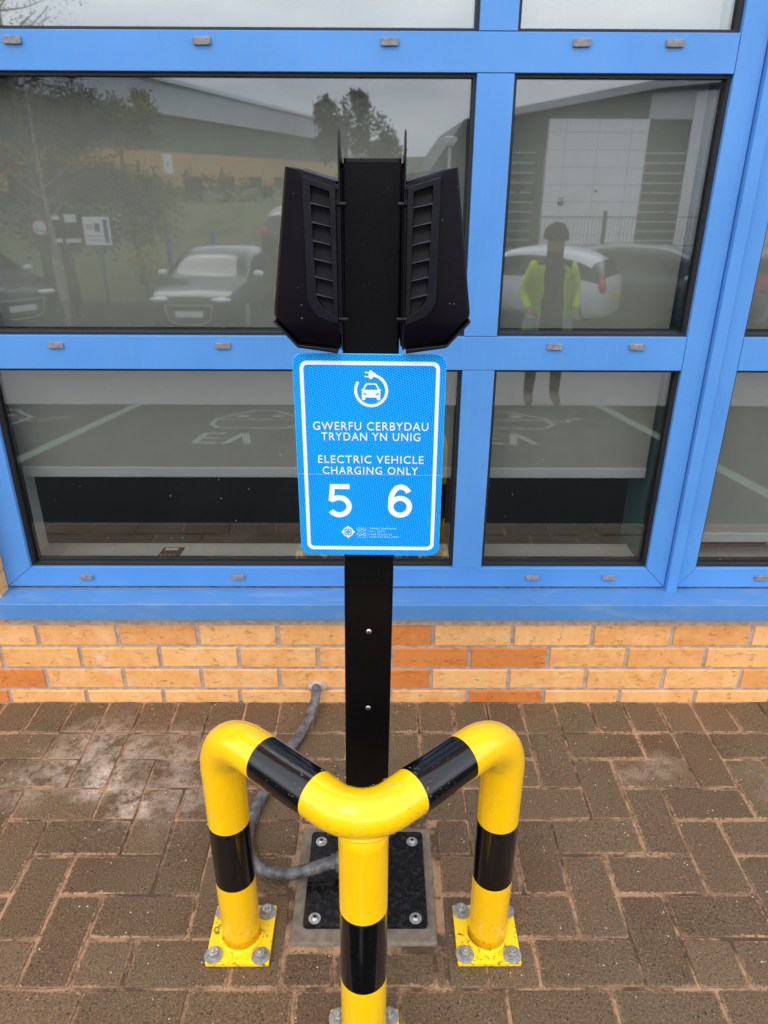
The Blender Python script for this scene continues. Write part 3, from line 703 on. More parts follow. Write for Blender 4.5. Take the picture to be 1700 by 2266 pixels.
# ------------------------------------------------------------------ sign
SCX, SCZ, SY = -.0155, 1.003, -.6495
sign = empty('parking_sign', (SCX, SY, SCZ-.166), 0, 'blue reflective electric vehicle charging sign numbered 5 and 6 on the post', 'sign')
SR = R(.28)
def sx_(p): 
    x, z = p[0]/1000, p[1]/1000; return (SCX+x*math.cos(SR)+z*math.sin(SR)*0, SCZ+z-x*math.sin(SR)*1.6)
bm = bmesh.new(); ext_y(bm, [sx_(p) for p in rrect(-114, 112.5, -165.5, 166.5, 15, 8)], SY-.003, SY); link('panel', bm, M['signedge'], sign, bevel=.0005)
bm = bmesh.new(); ext_y(bm, [sx_(p) for p in rrect(-113.4, 111.9, -164.9, 165.9, 14.4, 8)], SY-.0036, SY-.0029)
link('blue_film', bm, M['signblue'], sign)
YS = SY-.0042
def flat(name, polys, mat='signwhite', dy=0, th_=.0007):
    bm = bmesh.new(); dy0 = dy
    for pi_, p in enumerate(polys):
        dy = dy0+pi_*.00004
        if len(p) == 2 and isinstance(p[0], list):      # ring: outer, inner
            o_, i_ = p; n_ = len(o_)
            V = {}
            for key, y in (('f', YS-dy), ('b', YS-dy+th_)):
                V[key+'o'] = [bm.verts.new((sx_(q)[0], y, sx_(q)[1])) for q in o_]; V[key+'i'] = [bm.verts.new((sx_(q)[0], y, sx_(q)[1])) for q in i_]
            for i in range(n_):
                j = (i+1) % n_
                bm.faces.new([V['fo'][i], V['fo'][j], V['fi'][j], V['fi'][i]]); bm.faces.new([V['fo'][i], V['bo'][i], V['bo'][j], V['fo'][j]]); bm.faces.new([V['fi'][i], V['fi'][j], V['bi'][j], V['bi'][i]])
        else: ext_y(bm, [sx_(q) for q in p], YS-dy+th_, YS-dy)
    return link(name, bm, M[mat], sign)
def stroke(pts, wd, capr=False):
    """polyline with width -> one polygon"""
    Lf, Rg = [], []
    for i, p in enumerate(pts):
        a_ = pts[max(i-1, 0)]; b_ = pts[min(i+1, len(pts)-1)]; dx, dz = b_[0]-a_[0], b_[1]-a_[1]; d_ = math.hypot(dx, dz) or 1
        nx, nz_ = -dz/d_*wd/2, dx/d_*wd/2; Lf.append((p[0]+nx, p[1]+nz_)); Rg.append((p[0]-nx, p[1]-nz_))
    return Lf+Rg[::-1]
def arc(cx, cz, rx, rz, a0, a1, n=24): return [(cx+rx*math.cos(R(a0+(a1-a0)*i/n)), cz+rz*math.sin(R(a0+(a1-a0)*i/n))) for i in range(n+1)]
flat('border', [(rrect(-103.6, 103.2, -155.4, 156.0, 11, 8), rrect(-98.0, 97.6, -149.6, 150.2, 6, 8))])
# charging pictogram
ring_c = (1.6, 112.0); pic = [stroke(arc(*ring_c, 23.2, 23.2, 150, 150+292, 48), 4.3)]
pic.append(arc(-18.6, 123.6, 2.1, 2.1, 0, 330, 10))
flat('cable_ring', pic)
flat('plug', dy=.0004, polys=[[(-.9, 142.3), (1.8, 143.0), (5.4, 139.6), (9.5, 137.4), (8.6, 133.4), (5.5, 133.4), (2.2, 129.4), (-.6, 129.8), (-2.0, 133), (-2.2, 139)], [(-7.8, 140.6), (-2.0, 139.9), (-2.0, 138.2), (-7.6, 138.7)], [(-8.0, 134.6), (-2.0, 133.9), (-2.0, 132.1), (-8.0, 132.6)]])
car_o = [(-13.2, 113.8), (-10.6, 114.6), (-7.2, 121.6), (-5.0, 123.2), (8.2, 123.2), (10.2, 121.6), (13.8, 114.6), (16.2, 113.8), (16.2, 112.0), (14.4, 111.6), (15.4, 109.5), (15.4, 98.6), (13.8, 97.4), (11.2, 97.4), (10.2, 99), (9.6, 101.4), (-6.4, 101.4), (-7.2, 99), (-8.2, 97.4), (-10.8, 97.4), (-12.4, 98.6), (-12.4, 109.5), (-11.4, 111.6), (-13.2, 112.0)]
flat('car_symbol', [car_o])
flat('car_symbol_windows', [[(-8.2, 113.6), (-5.2, 120.4), (-4.2, 121.2), (7.4, 121.2), (8.4, 120.4), (11.4, 113.6)], [(-10.2, 108.8), (-4.6, 106.6), (-6.4, 105.6), (-9.8, 106.2)], [(13.2, 108.8), (7.6, 106.6), (9.4, 105.6), (12.8, 106.2)]], 'signblue', .0003)
def text(name, s_, x0, x1, z0, z1, bold=.0, sp=1.0, mat='signwhite'):
    cu = bpy.data.curves.new('t', 'FONT'); cu.body = s_; cu.size = 1; cu.space_character = sp; cu.offset = bold; cu.resolution_u = 4; cu.extrude = .01
    o = bpy.data.objects.new('t', cu); COL.objects.link(o)
    me = bpy.data.meshes.new_from_object(o.evaluated_get(bpy.context.evaluated_depsgraph_get())); bpy.data.objects.remove(o)
    xs = [v.co.x for v in me.vertices]; ys = [v.co.y for v in me.vertices]; a0, a1, b0, b1 = min(xs), max(xs), min(ys), max(ys)
    bm = bmesh.new(); bm.from_mesh(me); bpy.data.meshes.remove(me)
    for v in bm.verts:
        q = sx_((x0+(v.co.x-a0)/(a1-a0)*(x1-x0), z0+(v.co.y-b0)/(b1-b0)*(z1-z0))); v.co = Vector((q[0], YS-.0001-v.co.z*.02, q[1]))
    return link(name, bm, M[mat], sign)
text('lettering', 'GWERFU CERBYDAU', -87.0, 88.5, 50.0, 63.2, .004, 1.14)
text('lettering', 'TRYDAN YN UNIG', -75.0, 76.6, 33.4, 46.2, .004, 1.14)
text('lettering', 'ELECTRIC VEHICLE', -81.0, 82.6, -3.8, 9.0, .004, 1.14)
text('lettering', 'CHARGING ONLY', -74.6, 74.4, -22.2, -9.6, .004, 1.14)
W5 = 8.6; ox, oz = -68.5, -96.5   # numeral 5 in a 38 x 57 box
five = [stroke([(ox+35.2, oz+52.6), (ox+7.6, oz+52.6)], W5)]
five = [[(ox+4.6, oz+57), (ox+35.5, oz+57), (ox+35.5, oz+48.8), (ox+12.2, oz+48.8), (ox+10.8, oz+36.0), (ox+9.6, oz+28.4), (ox+1.8, oz+28.4)]]
five.append(stroke([(ox+5.8, oz+31.2)] + arc(ox+18.6, oz+18.8, 15.6, 15.0, 140, -148, 30)[1:], W5))
flat('numeral', five)
ox = 28.0
six = [(arc(ox+19.2, oz+18.8, 19.2, 19.0, 0, 352.5, 47), arc(ox+19.2, oz+18.8, 10.4, 10.4, 0, 352.5, 47))]
six.append(stroke([(ox+4.4, oz+19)] + arc(ox+20.3, oz+27.5, 16.0, 25.6, 168, 40, 24), W5))
flat('numeral', six)
# health service emblem
ex, ez = -36.6, -123.2
em = [([(ex+8.8*math.cos(R(a_)), ez+8.8*math.sin(R(a_))) for a_ in range(0, 360, 10)], [(ex+7.2*math.cos(R(a_)), ez+7.2*math.sin(R(a_))) for a_ in range(0, 360, 10)])]
for a_ in (0, 90, 180, 270):
    c_, s_ = math.cos(R(a_)), math.sin(R(a_)); rt = lambda x, z: (ex+x*c_-z*s_, ez+x*s_+z*c_)
    em.append([rt(11.4, 0), rt(8.4, 2.2), rt(6.8, 1.6), rt(6.8, -1.6), rt(8.4, -2.2)])
    em.append(stroke([rt(2.0, 1.6), rt(4.6, 2.2), rt(7.2, .4)], 1.0)); em.append(stroke([rt(2.0, -1.6), rt(4.6, -2.2), rt(7.2, -.4)], 1.0))
flat('emblem', em)
text('lettering', 'GIG', -22.5, -7.4, -120.6, -115.0, .0, 1, 'signpale'); text('lettering', 'CYMRU', -22.3, -7.6, -123.6, -122.0, .0, 1.1, 'signpale')
text('lettering', 'NHS', -22.5, -7.4, -130.4, -125.0, .0, 1, 'signpale'); text('lettering', 'WALES', -22.3, -7.6, -133.6, -132.0, .0, 1.1, 'signpale')
text('lettering', 'Addysg a Gwella Iechyd', -1.8, 41.8, -118.6, -114.9, 0, 1, 'signpale'); text('lettering', 'Cymru (AaGIC)', -1.8, 23.2, -123.8, -120.4, 0, 1, 'signpale')
text('lettering', 'Health Education and', -1.8, 35.0, -128.6, -125.4, 0, 1, 'signpale'); text('lettering', 'Improvement Wales (HEIW)', -1.8, 45.8, -134.0, -130.4, 0, 1, 'signpale')
flat('divider', [[(-4.6, -134), (-4.2, -134), (-4.2, -115), (-4.6, -115)]], 'signpale')
flat('film_seam', [[(-112, -22.7), (110.8, -23.2), (110.8, -23.0), (-112, -22.5)]], 'signpale', -.0001)

# ------------------------------------------------------------------ hoop guard
hoop = empty('hoop_guard', (-.027, -.80, 0), 0, 'yellow and black three legged steel corner barrier bolted round the post', 'barrier')
LP, RP, FP = Vector((-.278, -.7325, 0)), Vector((.218, -.7325, 0)), Vector((-.027, -.943, 0)); ZC, TR = .545, .038
def bend(p0, c, p1, r_, n=14):
    """rounded corner at c"""
    u_ = (p0-c).normalized(); v_ = (p1-c).normalized(); ang = u_.angle(v_); tl = r_/math.tan(ang/2)
    a_ = c+u_*tl; b_ = c+v_*tl; bis = (u_+v_).normalized(); o_ = c+bis*(r_/math.sin(ang/2))
    A, B = a_-o_, b_-o_; tot = A.angle(B); ax = A.cross(B).normalized()
    return [o_+Matrix.Rotation(tot*i/n, 3, ax)@A for i in range(n+1)]
cL, cR, cF = LP+Vector((0,0,ZC)), RP+Vector((0,0,ZC)), FP+Vector((.001,0,ZC))
z0_ = .012
path = [LP+Vector((0,0,z0_))]
def subdiv(a_, b_, n=24): return [a_+(b_-a_)*i/n for i in range(1, n)]
bl1 = bend(path[0], cL, cF, .085); bf = bend(cL, cF, cR, .074); bl2 = bend(cF, cR, RP+Vector((0,0,z0_)), .085)
def addline(a_, b_, marks):
    """line a->b with exact band points; marks = z or distances along"""
    d_ = (b_-a_).length; pts = sorted([m_ for m_ in marks if 0 < m_ < d_]+[d_*i/12 for i in range(1, 12)])
    return [a_+(b_-a_)*(t_/d_) for t_ in pts]
segs_ = []
p_ = [LP+Vector((0,0,z0_))]
p_ += addline(p_[0], bl1[0], [.180-z0_, .328-z0_]) + bl1
dL = lambda q: (Vector((q.x, q.y, 0))-LP).length; dR = lambda q: (Vector((q.x, q.y, 0))-RP).length
s0 = dL(bl1[-1]); p_ += addline(bl1[-1], bf[0], [.118-s0, .234-s0]) + bf
d0 = dR(bf[-1]); p_ += addline(bf[-1], bl2[0], [d0-.222, d0-.113]) + bl2
e_ = RP+Vector((0,0,z0_)); zt_ = bl2[-1].z; p_ += addline(bl2[-1], e_, [zt_-.332, zt_-.183]) + [e_]
mats = []
for a_, b_ in zip(p_, p_[1:]):
    c_ = (a_+b_)/2; mi = 0
    if c_.z < .45: mi = int(.180 < c_.z < .328) if c_.x < 0 else int(.183 < c_.z < .332)
    elif c_.x < PX: mi = int(.118 < dL(c_) < .234)
    else: mi = int(.113 < dR(c_) < .222)
    mats.append(mi)
rads = [TR*(1-.05*max(0, 1-(min((q-c_).length for c_ in bf[5:10])/.09)**2)) for q in p_]
bm = bmesh.new(); tube(bm, p_, rads, 48, True, mats); link('bent_tube', bm, [M['yellow'], M['blackband']], hoop, smooth='norecalc')
bm = bmesh.new(); fa = FP+Vector((0,0,z0_)); apex = min(bf, key=lambda q: q.y); fb = Vector((-.0245, apex.y+.0095, ZC-.010)); p2 = [fa]+addline(fa, fb, [.196-z0_, .350-z0_])+[fb]
tube(bm, p2, .0385, 48, True, [int(.196 < (a_.z+b_.z)/2 < .350) for a_, b_ in zip(p2, p2[1:])]); link('front_leg', bm, [M['yellow'], M['blackband']], hoop, smooth='norecalc')
# weld collar where the front leg meets the bent tube
bm = bmesh.new(); pts = []
for i in range(48):
    t_ = 2*math.pi*i/48; x, y = fb.x+.0388*math.cos(t_), fb.y+.0388*math.sin(t_)
    # nearest height on underside of the bent tube
    best = min(bf, key=lambda q: (q.x-x)**2+(q.y-y)**2); dd = math.hypot(best.x-x, best.y-y); zz = ZC-math.sqrt(max(.0, TR**2-min(dd, TR*.93)**2))
    pts.append(Vector((x, y, zz+.0008*noise.noise((i*.9, 0, 0)))))
pts.append(pts[0]); tube(bm, pts, .0026, 8, False); link('weld', bm, M['yellow'], hoop)
for (cx, cy) in ((LP.x, LP.y), (RP.x-.002, RP.y), (FP.x, FP.y)):
    bm = bmesh.new(); ext_z(bm, rrect(cx-.0625, cx+.0625, cy-.0625, cy+.0625, .003, 2), .002, .012)
    pl = link('base_plate', bm, M['chip'], hoop, bevel=.001)
    bm = bmesh.new(); pts = [Vector((cx+.0405*math.cos(R(a_)), cy+.0405*math.sin(R(a_)), .0135+.001*noise.noise((a_*.05, cx*9, 0)))) for a_ in range(0, 361, 10)]
    tube(bm, pts, .0048, 8, False); link('weld', bm, M['chip'], pl, keep_world=False)
    for ax_, ay_ in ((-1, -1), (1, -1), (-1, 1), (1, 1)):
        rr = random.Random(hash((round(cx*100), ax_, ay_)) & 255)
        bx, by = cx+ax_*.0462+rr.uniform(-.002, .002), cy+ay_*.0468+rr.uniform(-.0015, .0015)
        ab = bmesh.new(); cyl(ab, (bx, by, .0121), (rr.uniform(-.05, .05), rr.uniform(-.05, .05), 1), .0182, .0026, 32)
        cyl(ab, (bx, by, .0143), (0, 0, 1), .0112, .0022, 24)
        o_ = bmesh.new(); rot = rr.uniform(0, 60)
        P6 = [(bx+.0104*math.cos(R(rot+60*i)), by+.0104*math.sin(R(rot+60*i))) for i in range(6)]
        ext_z(o_, P6, .0163, .0262); cyl(o_, (bx, by, .0262), (0, 0, 1), .0050, .0075 if ay_ > 0 else .0040, 16, .0044)
        ab_ = link('anchor_bolt', ab, M['galv'], hoop, bevel=.0007); link('nut', o_, M['steel'], ab_, bevel=.0009, keep_world=False)
# raindrops on the barrier
bm = bmesh.new(); rnd = random.Random(11)
top = [q for q in p_ if q.z > .36]
cum = [0]
for a_, b_ in zip(top, top[1:]): cum.append(cum[-1]+(b_-a_).length)
for q in range(1100):
    s_ = rnd.uniform(0, cum[-1]); i = next(i for i in range(len(cum)-1) if cum[i+1] >= s_); t_ = (s_-cum[i])/(cum[i+1]-cum[i]); c_ = top[i].lerp(top[i+1], t_); tg = (top[i+1]-top[i]).normalized()
    d_ = Vector((rnd.gauss(0, 1), rnd.gauss(-.3, 1), rnd.gauss(.35, 1))); d_ = (d_-tg*d_.dot(tg))
    if d_.length < .1: continue
    d_.normalize(); r_ = rnd.choice((.0005, .0006, .0008, .0010, .0013, .0017)) * rnd.uniform(.7, 1.05); pos = c_+d_*(TR+r_*.10)
    qt = d_.to_track_quat('Z', 'Y'); el = rnd.uniform(1, 1.5)
    ico_f(bm, 2, lambda v: pos+qt@Vector((v.x*el*r_, v.y*r_, v.z*.5*r_)))
for q in range(330):
    an = rnd.uniform(180, 360); z = rnd.uniform(.05, .5); r_ = rnd.uniform(.0004, .0013); d_ = Vector((math.cos(R(an)), math.sin(R(an)), 0)); pos = fa.lerp(fb, (z-fa.z)/(fb.z-fa.z))+d_*(.0385+r_*.1)
    qt = d_.to_track_quat('Z', 'Y')
    ico_f(bm, 1, lambda v: pos+qt@Vector((v.x*r_, v.y*1.3*r_, v.z*.5*r_)))
o = link('raindrops', bm, M['water'], hoop, smooth='norecalc'); o['kind'] = 'stuff'

# ------------------------------------------------------------------ supply conduit
ctrl = [(-.184, .012, .055), (-.184, -.02, .055), (-.188, -.06, .034), (-.203, -.115, .020), (-.230, -.19, .018), (-.258, -.27, .018), (-.288, -.37, .018), (-.306, -.46, .018), (-.300, -.535, .019), (-.272, -.582, .022), (-.232, -.604, .028), (-.185, -.612, .036), (-.140, -.606, .046), (-.105, -.599, .052), (-.088, -.597, .052)]
def catmull(P, n=10):
    P = [Vector(p) for p in P]; out_ = []
    for i in range(len(P)-1):
        p0, p1, p2_, p3 = P[max(i-1, 0)], P[i], P[i+1], P[min(i+2, len(P)-1)]
        for j in range(n):
            t_ = j/n; out_.append(.5*((2*p1)+(-p0+p2_)*t_+(2*p0-5*p1+4*p2_-p3)*t_*t_+(-p0+3*p1-3*p2_+p3)*t_**3))
    return out_+[P[-1]]
cab = empty('supply_cable', (-.184, 0, .05), 0, 'dusty grey armoured cable running from the wall to the post base', 'cable')
bm = bmesh.new(); pts = catmull(ctrl, 12)
pts = [p+Vector((noise.noise(p*30)*.002, noise.noise(p*30+Vector((5, 0, 0)))*.002, 0)) for p in pts]
tube(bm, pts, [.0137+.0006*noise.noise(p*60) for p in pts], 20); link('sheath', bm, M['rubber_conduit'], cab, smooth='norecalc')
bm = bmesh.new(); ico(bm, (-.184, -.002, .056), .024, 3, (1.15, .45, .8))
for v in bm.verts: v.co += Vector((noise.noise(v.co*80), noise.noise(v.co*80+Vector((3, 3, 3))), noise.noise(v.co*80+Vector((7, 1, 3)))))*.004
link('wall_seal', bm, M['mortar'], cab)
# grit and small litter on the paving
bm = bmesh.new(); rnd = random.Random(5)
for q in range(420):
    x, y = rnd.uniform(-1.05, 1.05), rnd.uniform(-1.0, -.02)
    if PAD[0] < x < PAD[1] and PAD[2] < y < PAD[3]: continue
    r_ = rnd.choice((.0007, .0009, .0012, .0016)); ico(bm, (x, y, r_*.4), r_, 1, (1, rnd.uniform(.6, 1.2), .6), mi=rnd.choice((0, 0, 1)), smooth=False)
T(link('grit', bm, [M['kerbconc'], M['sand']], smooth='norecalc'), kind='stuff', label='loose pale grit scattered on the brown block paving', cat='grit')

#@@REFLECTED@@
# ================================================================== the car park behind the camera, seen mirrored in the panes
def rv(Yv): return 2*YG-Yv            # virtual distance behind the glass -> real position in front of it
simple('bark', (.10, .085, .065), .9, var=.4, scale=20); simple('birchbark', (.27, .26, .23), .8, var=.5, scale=14)
simple('leaf_dark', (.035, .043, .020), .8, var=.4, scale=2); simple('leaf_olive', (.19, .19, .035), .8, var=.4, scale=2); simple('leaf_yellow', (.50, .42, .04), .8, var=.3, scale=3)
simple('car_black', (.018, .018, .022), .25, coat=.6, var=.05); simple('car_white', (.62, .63, .64), .3, coat=.6, var=.03); simple('car_grey', (.055, .06, .068), .25, coat=.6, var=.05); simple('car_red', (.38, .03, .03), .3, coat=.5, var=.05)
simple('car_glass', (.015, .018, .02), .06, var=.02); simple('tyre', (.015, .015, .015), .8); simple('rim', (.45, .46, .47), .35, metal=.6)
simple('lamp_clear', (.75, .77, .8), .2); simple('lamp_red', (.55, .02, .02), .25); simple('numplate', (.8, .8, .76), .4); simple('numplate_yellow', (.75, .55, .06), .4)
simple('cladding_light', (.48, .49, .49), .6, var=.06, scale=2); simple('cladding_white', (.82, .83, .83), .5, var=.04, scale=2); simple('louvre_dark', (.05, .065, .06), .5); simple('far_brick', (.58, .32, .12), .85, var=.15, scale=4)
simple('roof_metal', (.50, .53, .56), .5, var=.12, scale=3); simple('blue_post', (.03, .04, .16), .5); simple('mesh_steel', (.05, .07, .06), .5)
simple('skin', (.24, .15, .11), .5, var=.05); simple('dark_cloth', (.008, .008, .010), .9, var=.15); simple('hivis', (.48, .72, .02), .8, var=.06); simple('reflective_tape', (.4, .41, .42), .4); simple('boots', (.13, .08, .045), .8)
bw = .075
for (xa, ya_), (xb, yb_) in (((-2.40, -1.3), (-2.40, -5.1)), ((2.17, -1.3), (2.17, -5.1)), ((-.10, -1.3), (-.10, -5.1)), ((-4.8, -1.3), (-4.8, -5.1)), ((4.5, -1.3), (4.5, -5.1))):
    bm = bmesh.new(); rows = []
    for i in range(2):
        y = (ya_, yb_)[i]; rows.append([bm.verts.new((xa-.05, y, G(y)+.004)), bm.verts.new((xa+.05, y, G(y)+.004))])
    bm.faces.new([rows[0][0], rows[1][0], rows[1][1], rows[0][1]]); T(link('bay_line', bm, M['linepaint'], smooth='norecalc'), kind='structure')
def ground_poly(bm, poly):
    bm.faces.new([bm.verts.new((x, y, G(y)+.0045)) for x, y in poly])
def marking(cx, label):
    bm = bmesh.new(); cy = -3.75
    S = lambda pts, w_: ground_poly(bm, stroke([(cx+(x*.46-.10 if pts[0][1] > 0 else x*.62+.03), cy+y) for x, y in pts], w_*.8))
    for seg in ([(-.42, .55), (-.42, .12)], [(-.42, .52), (-.08, .52)], [(-.42, .335), (-.12, .335)], [(-.42, .15), (-.08, .15)], [(.06, .55), (.24, .13)], [(.24, .13), (.44, .55)]): S(seg, .07)
    car = [(-.62, -.55), (-.60, -.25), (-.45, -.1), (.45, -.1), (.62, -.28), (.60, -.60), (.35, -.78), (.12, -.98), (-.2, -1.0), (-.42, -.80), (-.62, -.55)]
    for p, q in zip(car, car[1:]): S([p, q], .05)
    S([(-.6, -.5), (.6, -.5)], .045); S([(.62, -.45), (.85, -.38), (.95, -.55), (1.15, -.6)], .05)
    ground_poly(bm, [(cx-.15+x, cy-.68+y) for x, y in arc(0, 0, .06, .06, 0, 330, 10)]); ground_poly(bm, [(cx+.17+x, cy-.68+y) for x, y in arc(0, 0, .06, .06, 0, 330, 10)])
    T(link('bay_marking', bm, M['whitepaint'], smooth='norecalc'), kind='structure')
marking(-1.08, ''); marking(1.05, ''); marking(-3.5, '')

def loft(bm, rings, mi=None, close=True):
    V = [[bm.verts.new(p) for p in r_] for r_ in rings]; n_ = len(V[0])
    for i in range(len(V)-1):
        for j in range(n_ if close else n_-1):
            f_ = bm.faces.new([V[i][j], V[i][(j+1)%n_], V[i+1][(j+1)%n_], V[i+1][j]]); f_.smooth = True
            if mi: f_.material_index = mi(i, j)
    return V
def car(label, paint, X, Yv, yaw, height=1.45, length=4.2, yellow=False, cat='car'):
    """x forward, front at +length/2; yaw: heading angle in the virtual (mirrored) view, degrees, 0 = towards +X"""
    y = rv(Yv); root = empty('parked_car', (0, 0, 0), 0, label, cat, 'cars parked across the car park')
    Ls = length/2; h = height
    st = [(-Ls, .62, .30, .80, .80), (-Ls+.06, .80, .24, .93, .98), (-Ls+.30, .86, .2, .98, h*.86), (-Ls+.75, .88, .2, .98, h*.97), (-Ls+1.5, .89, .2, .96, h), (-.05, .89, .2, .95, h*.985), (.42, .89, .2, .94, h*.90), (Ls-1.15, .89, .2, .93, .965), (Ls-.6, .87, .2, .86, .87), (Ls-.18, .78, .24, .74, .75), (Ls, .62, .32, .62, .62)]
    rings = []
    for x, wd, zl, zb, zt2 in st:
        rf = zt2-zb; k2 = .80 if rf > .15 else (.9 if rf > .03 else .96)
        half = [(0, zl), (wd*.9, zl), (wd*1.0, zl+.2), (wd*1.02, (zl+zb)/2+.08), (wd*.97, zb), (wd*(.97 if rf < .02 else k2), zb+max(rf-.05, .0)+.001), (wd*.6, zt2+.004), (0, zt2+.02)]
        rings.append([(x, p[0], p[1]) for p in half] + [(x, -p[0], p[1]) for p in half[-2:0:-1]])
    def mi(i, j):
        if j in (4, 9) and 1 <= i <= 6: return 1
        if i in (1, 6) and j in (5, 6, 7, 8): return 1
        return 0
    bm = bmesh.new(); V = loft(bm, rings, mi); bm.faces.new(V[0][::-1]); bm.faces.new(V[-1])
    ob = link('body', bm, [M[paint], M['car_glass']], root); ob.modifiers.new('s', 'SUBSURF').levels = 1; ob.modifiers['s'].render_levels = 2
    for s_ in (-1, 1):
        for wx in (-Ls+.75, Ls-.78):
            bm = bmesh.new(); cyl(bm, (wx, s_*.70, .31), (0, s_, 0), .315, .20, 28); cyl(bm, (wx, s_*.895, .31), (0, s_, 0), .21, .012, 20, mi=1); cyl(bm, (wx, s_*.60, .34), (0, s_, 0), .37, .285, 28, mi=0); link('wheel', bm, [M['tyre'], M['rim']], root)
        bm = bmesh.new(); ico(bm, (.55, s_*.98, .98), .11, 2, (.6, 1, .6)); link('wing_mirror', bm, M['lamp_clear'] if paint != 'car_red' else M[paint], root)
        bm = bmesh.new(); ico(bm, (Ls-.12, s_*.58, .665), .2, 2, (.45, 1.0, .26)); link('headlight', bm, M['lamp_clear'], root)
        bm = bmesh.new(); ico(bm, (-Ls+.10, s_*.68, .86), .15, 2, (.6, .8, 1.1)); link('tail_light', bm, M['lamp_red'], root)
    bm = bmesh.new(); ext = [(-.45, .58), (.45, .58), (.38, .30), (.2, .24), (-.2, .24), (-.38, .30)]
    prism(bm, ext, lambda p: (Ls-.02, p[0], p[1]), lambda p: (Ls+.03, p[0], p[1])); link('grille', bm, M['tyre'], root)
    bm = bmesh.new(); eo = ext+[ext[0]]
    for p, q in zip(eo, eo[1:]): tube(bm, [(Ls+.035, p[0], p[1]), (Ls+.035, q[0], q[1])], .012, 6)
    link('grille_frame', bm, M['rim'], root, smooth='norecalc')
    bm = bmesh.new()
    for q in range(5): box(bm, Ls+.03, Ls+.036, -.40+q*.02, .40-q*.02, .54-q*.055, .548-q*.055)
    link('grille_bars', bm, M['rim'], root)
    bm = bmesh.new(); box(bm, Ls+.036, Ls+.045, -.26, .26, .37, .48); link('number_plate', bm, M['numplate'], root)
    bm = bmesh.new(); box(bm, -Ls-.03, -Ls+.02, -.26, .26, .60, .71); link('number_plate', bm, M['numplate_yellow'], root)
    root.location = (X, y, G(y)+.01); root.rotation_euler = (0, 0, -R(yaw))
    return root
car('black hatchback facing the windows, seen mirrored in the left pane', 'car_black', -3.4, 14.2, -94, 1.42)
car('dark car with a yellow rear plate behind the black hatchback', 'car_grey', -2.1, 21.0, 80, 1.5)
car('white car beside the black hatchback, mostly hidden behind the post', 'car_white', -.8, 15.2, -97, 1.5)
car('white hatchback behind the person in the hi-vis jacket', 'car_white', 3.0, 14.2, 148, 1.5, 3.9)
car('dark grey estate right of the white hatchback in the reflection', 'car_grey', 5.9, 14.0, -28, 1.52, 4.4)
car('red car reflected at the right edge of the right window', 'car_red', 8.7, 11.8, -60, 1.5)
car('dark car reflected at the far left edge', 'car_black', -8.5, 14.0, -40, 1.4)
car('dark grey car mostly hidden between the white hatchback and the estate', 'car_grey', 5.0, 17.2, 60, 1.4)

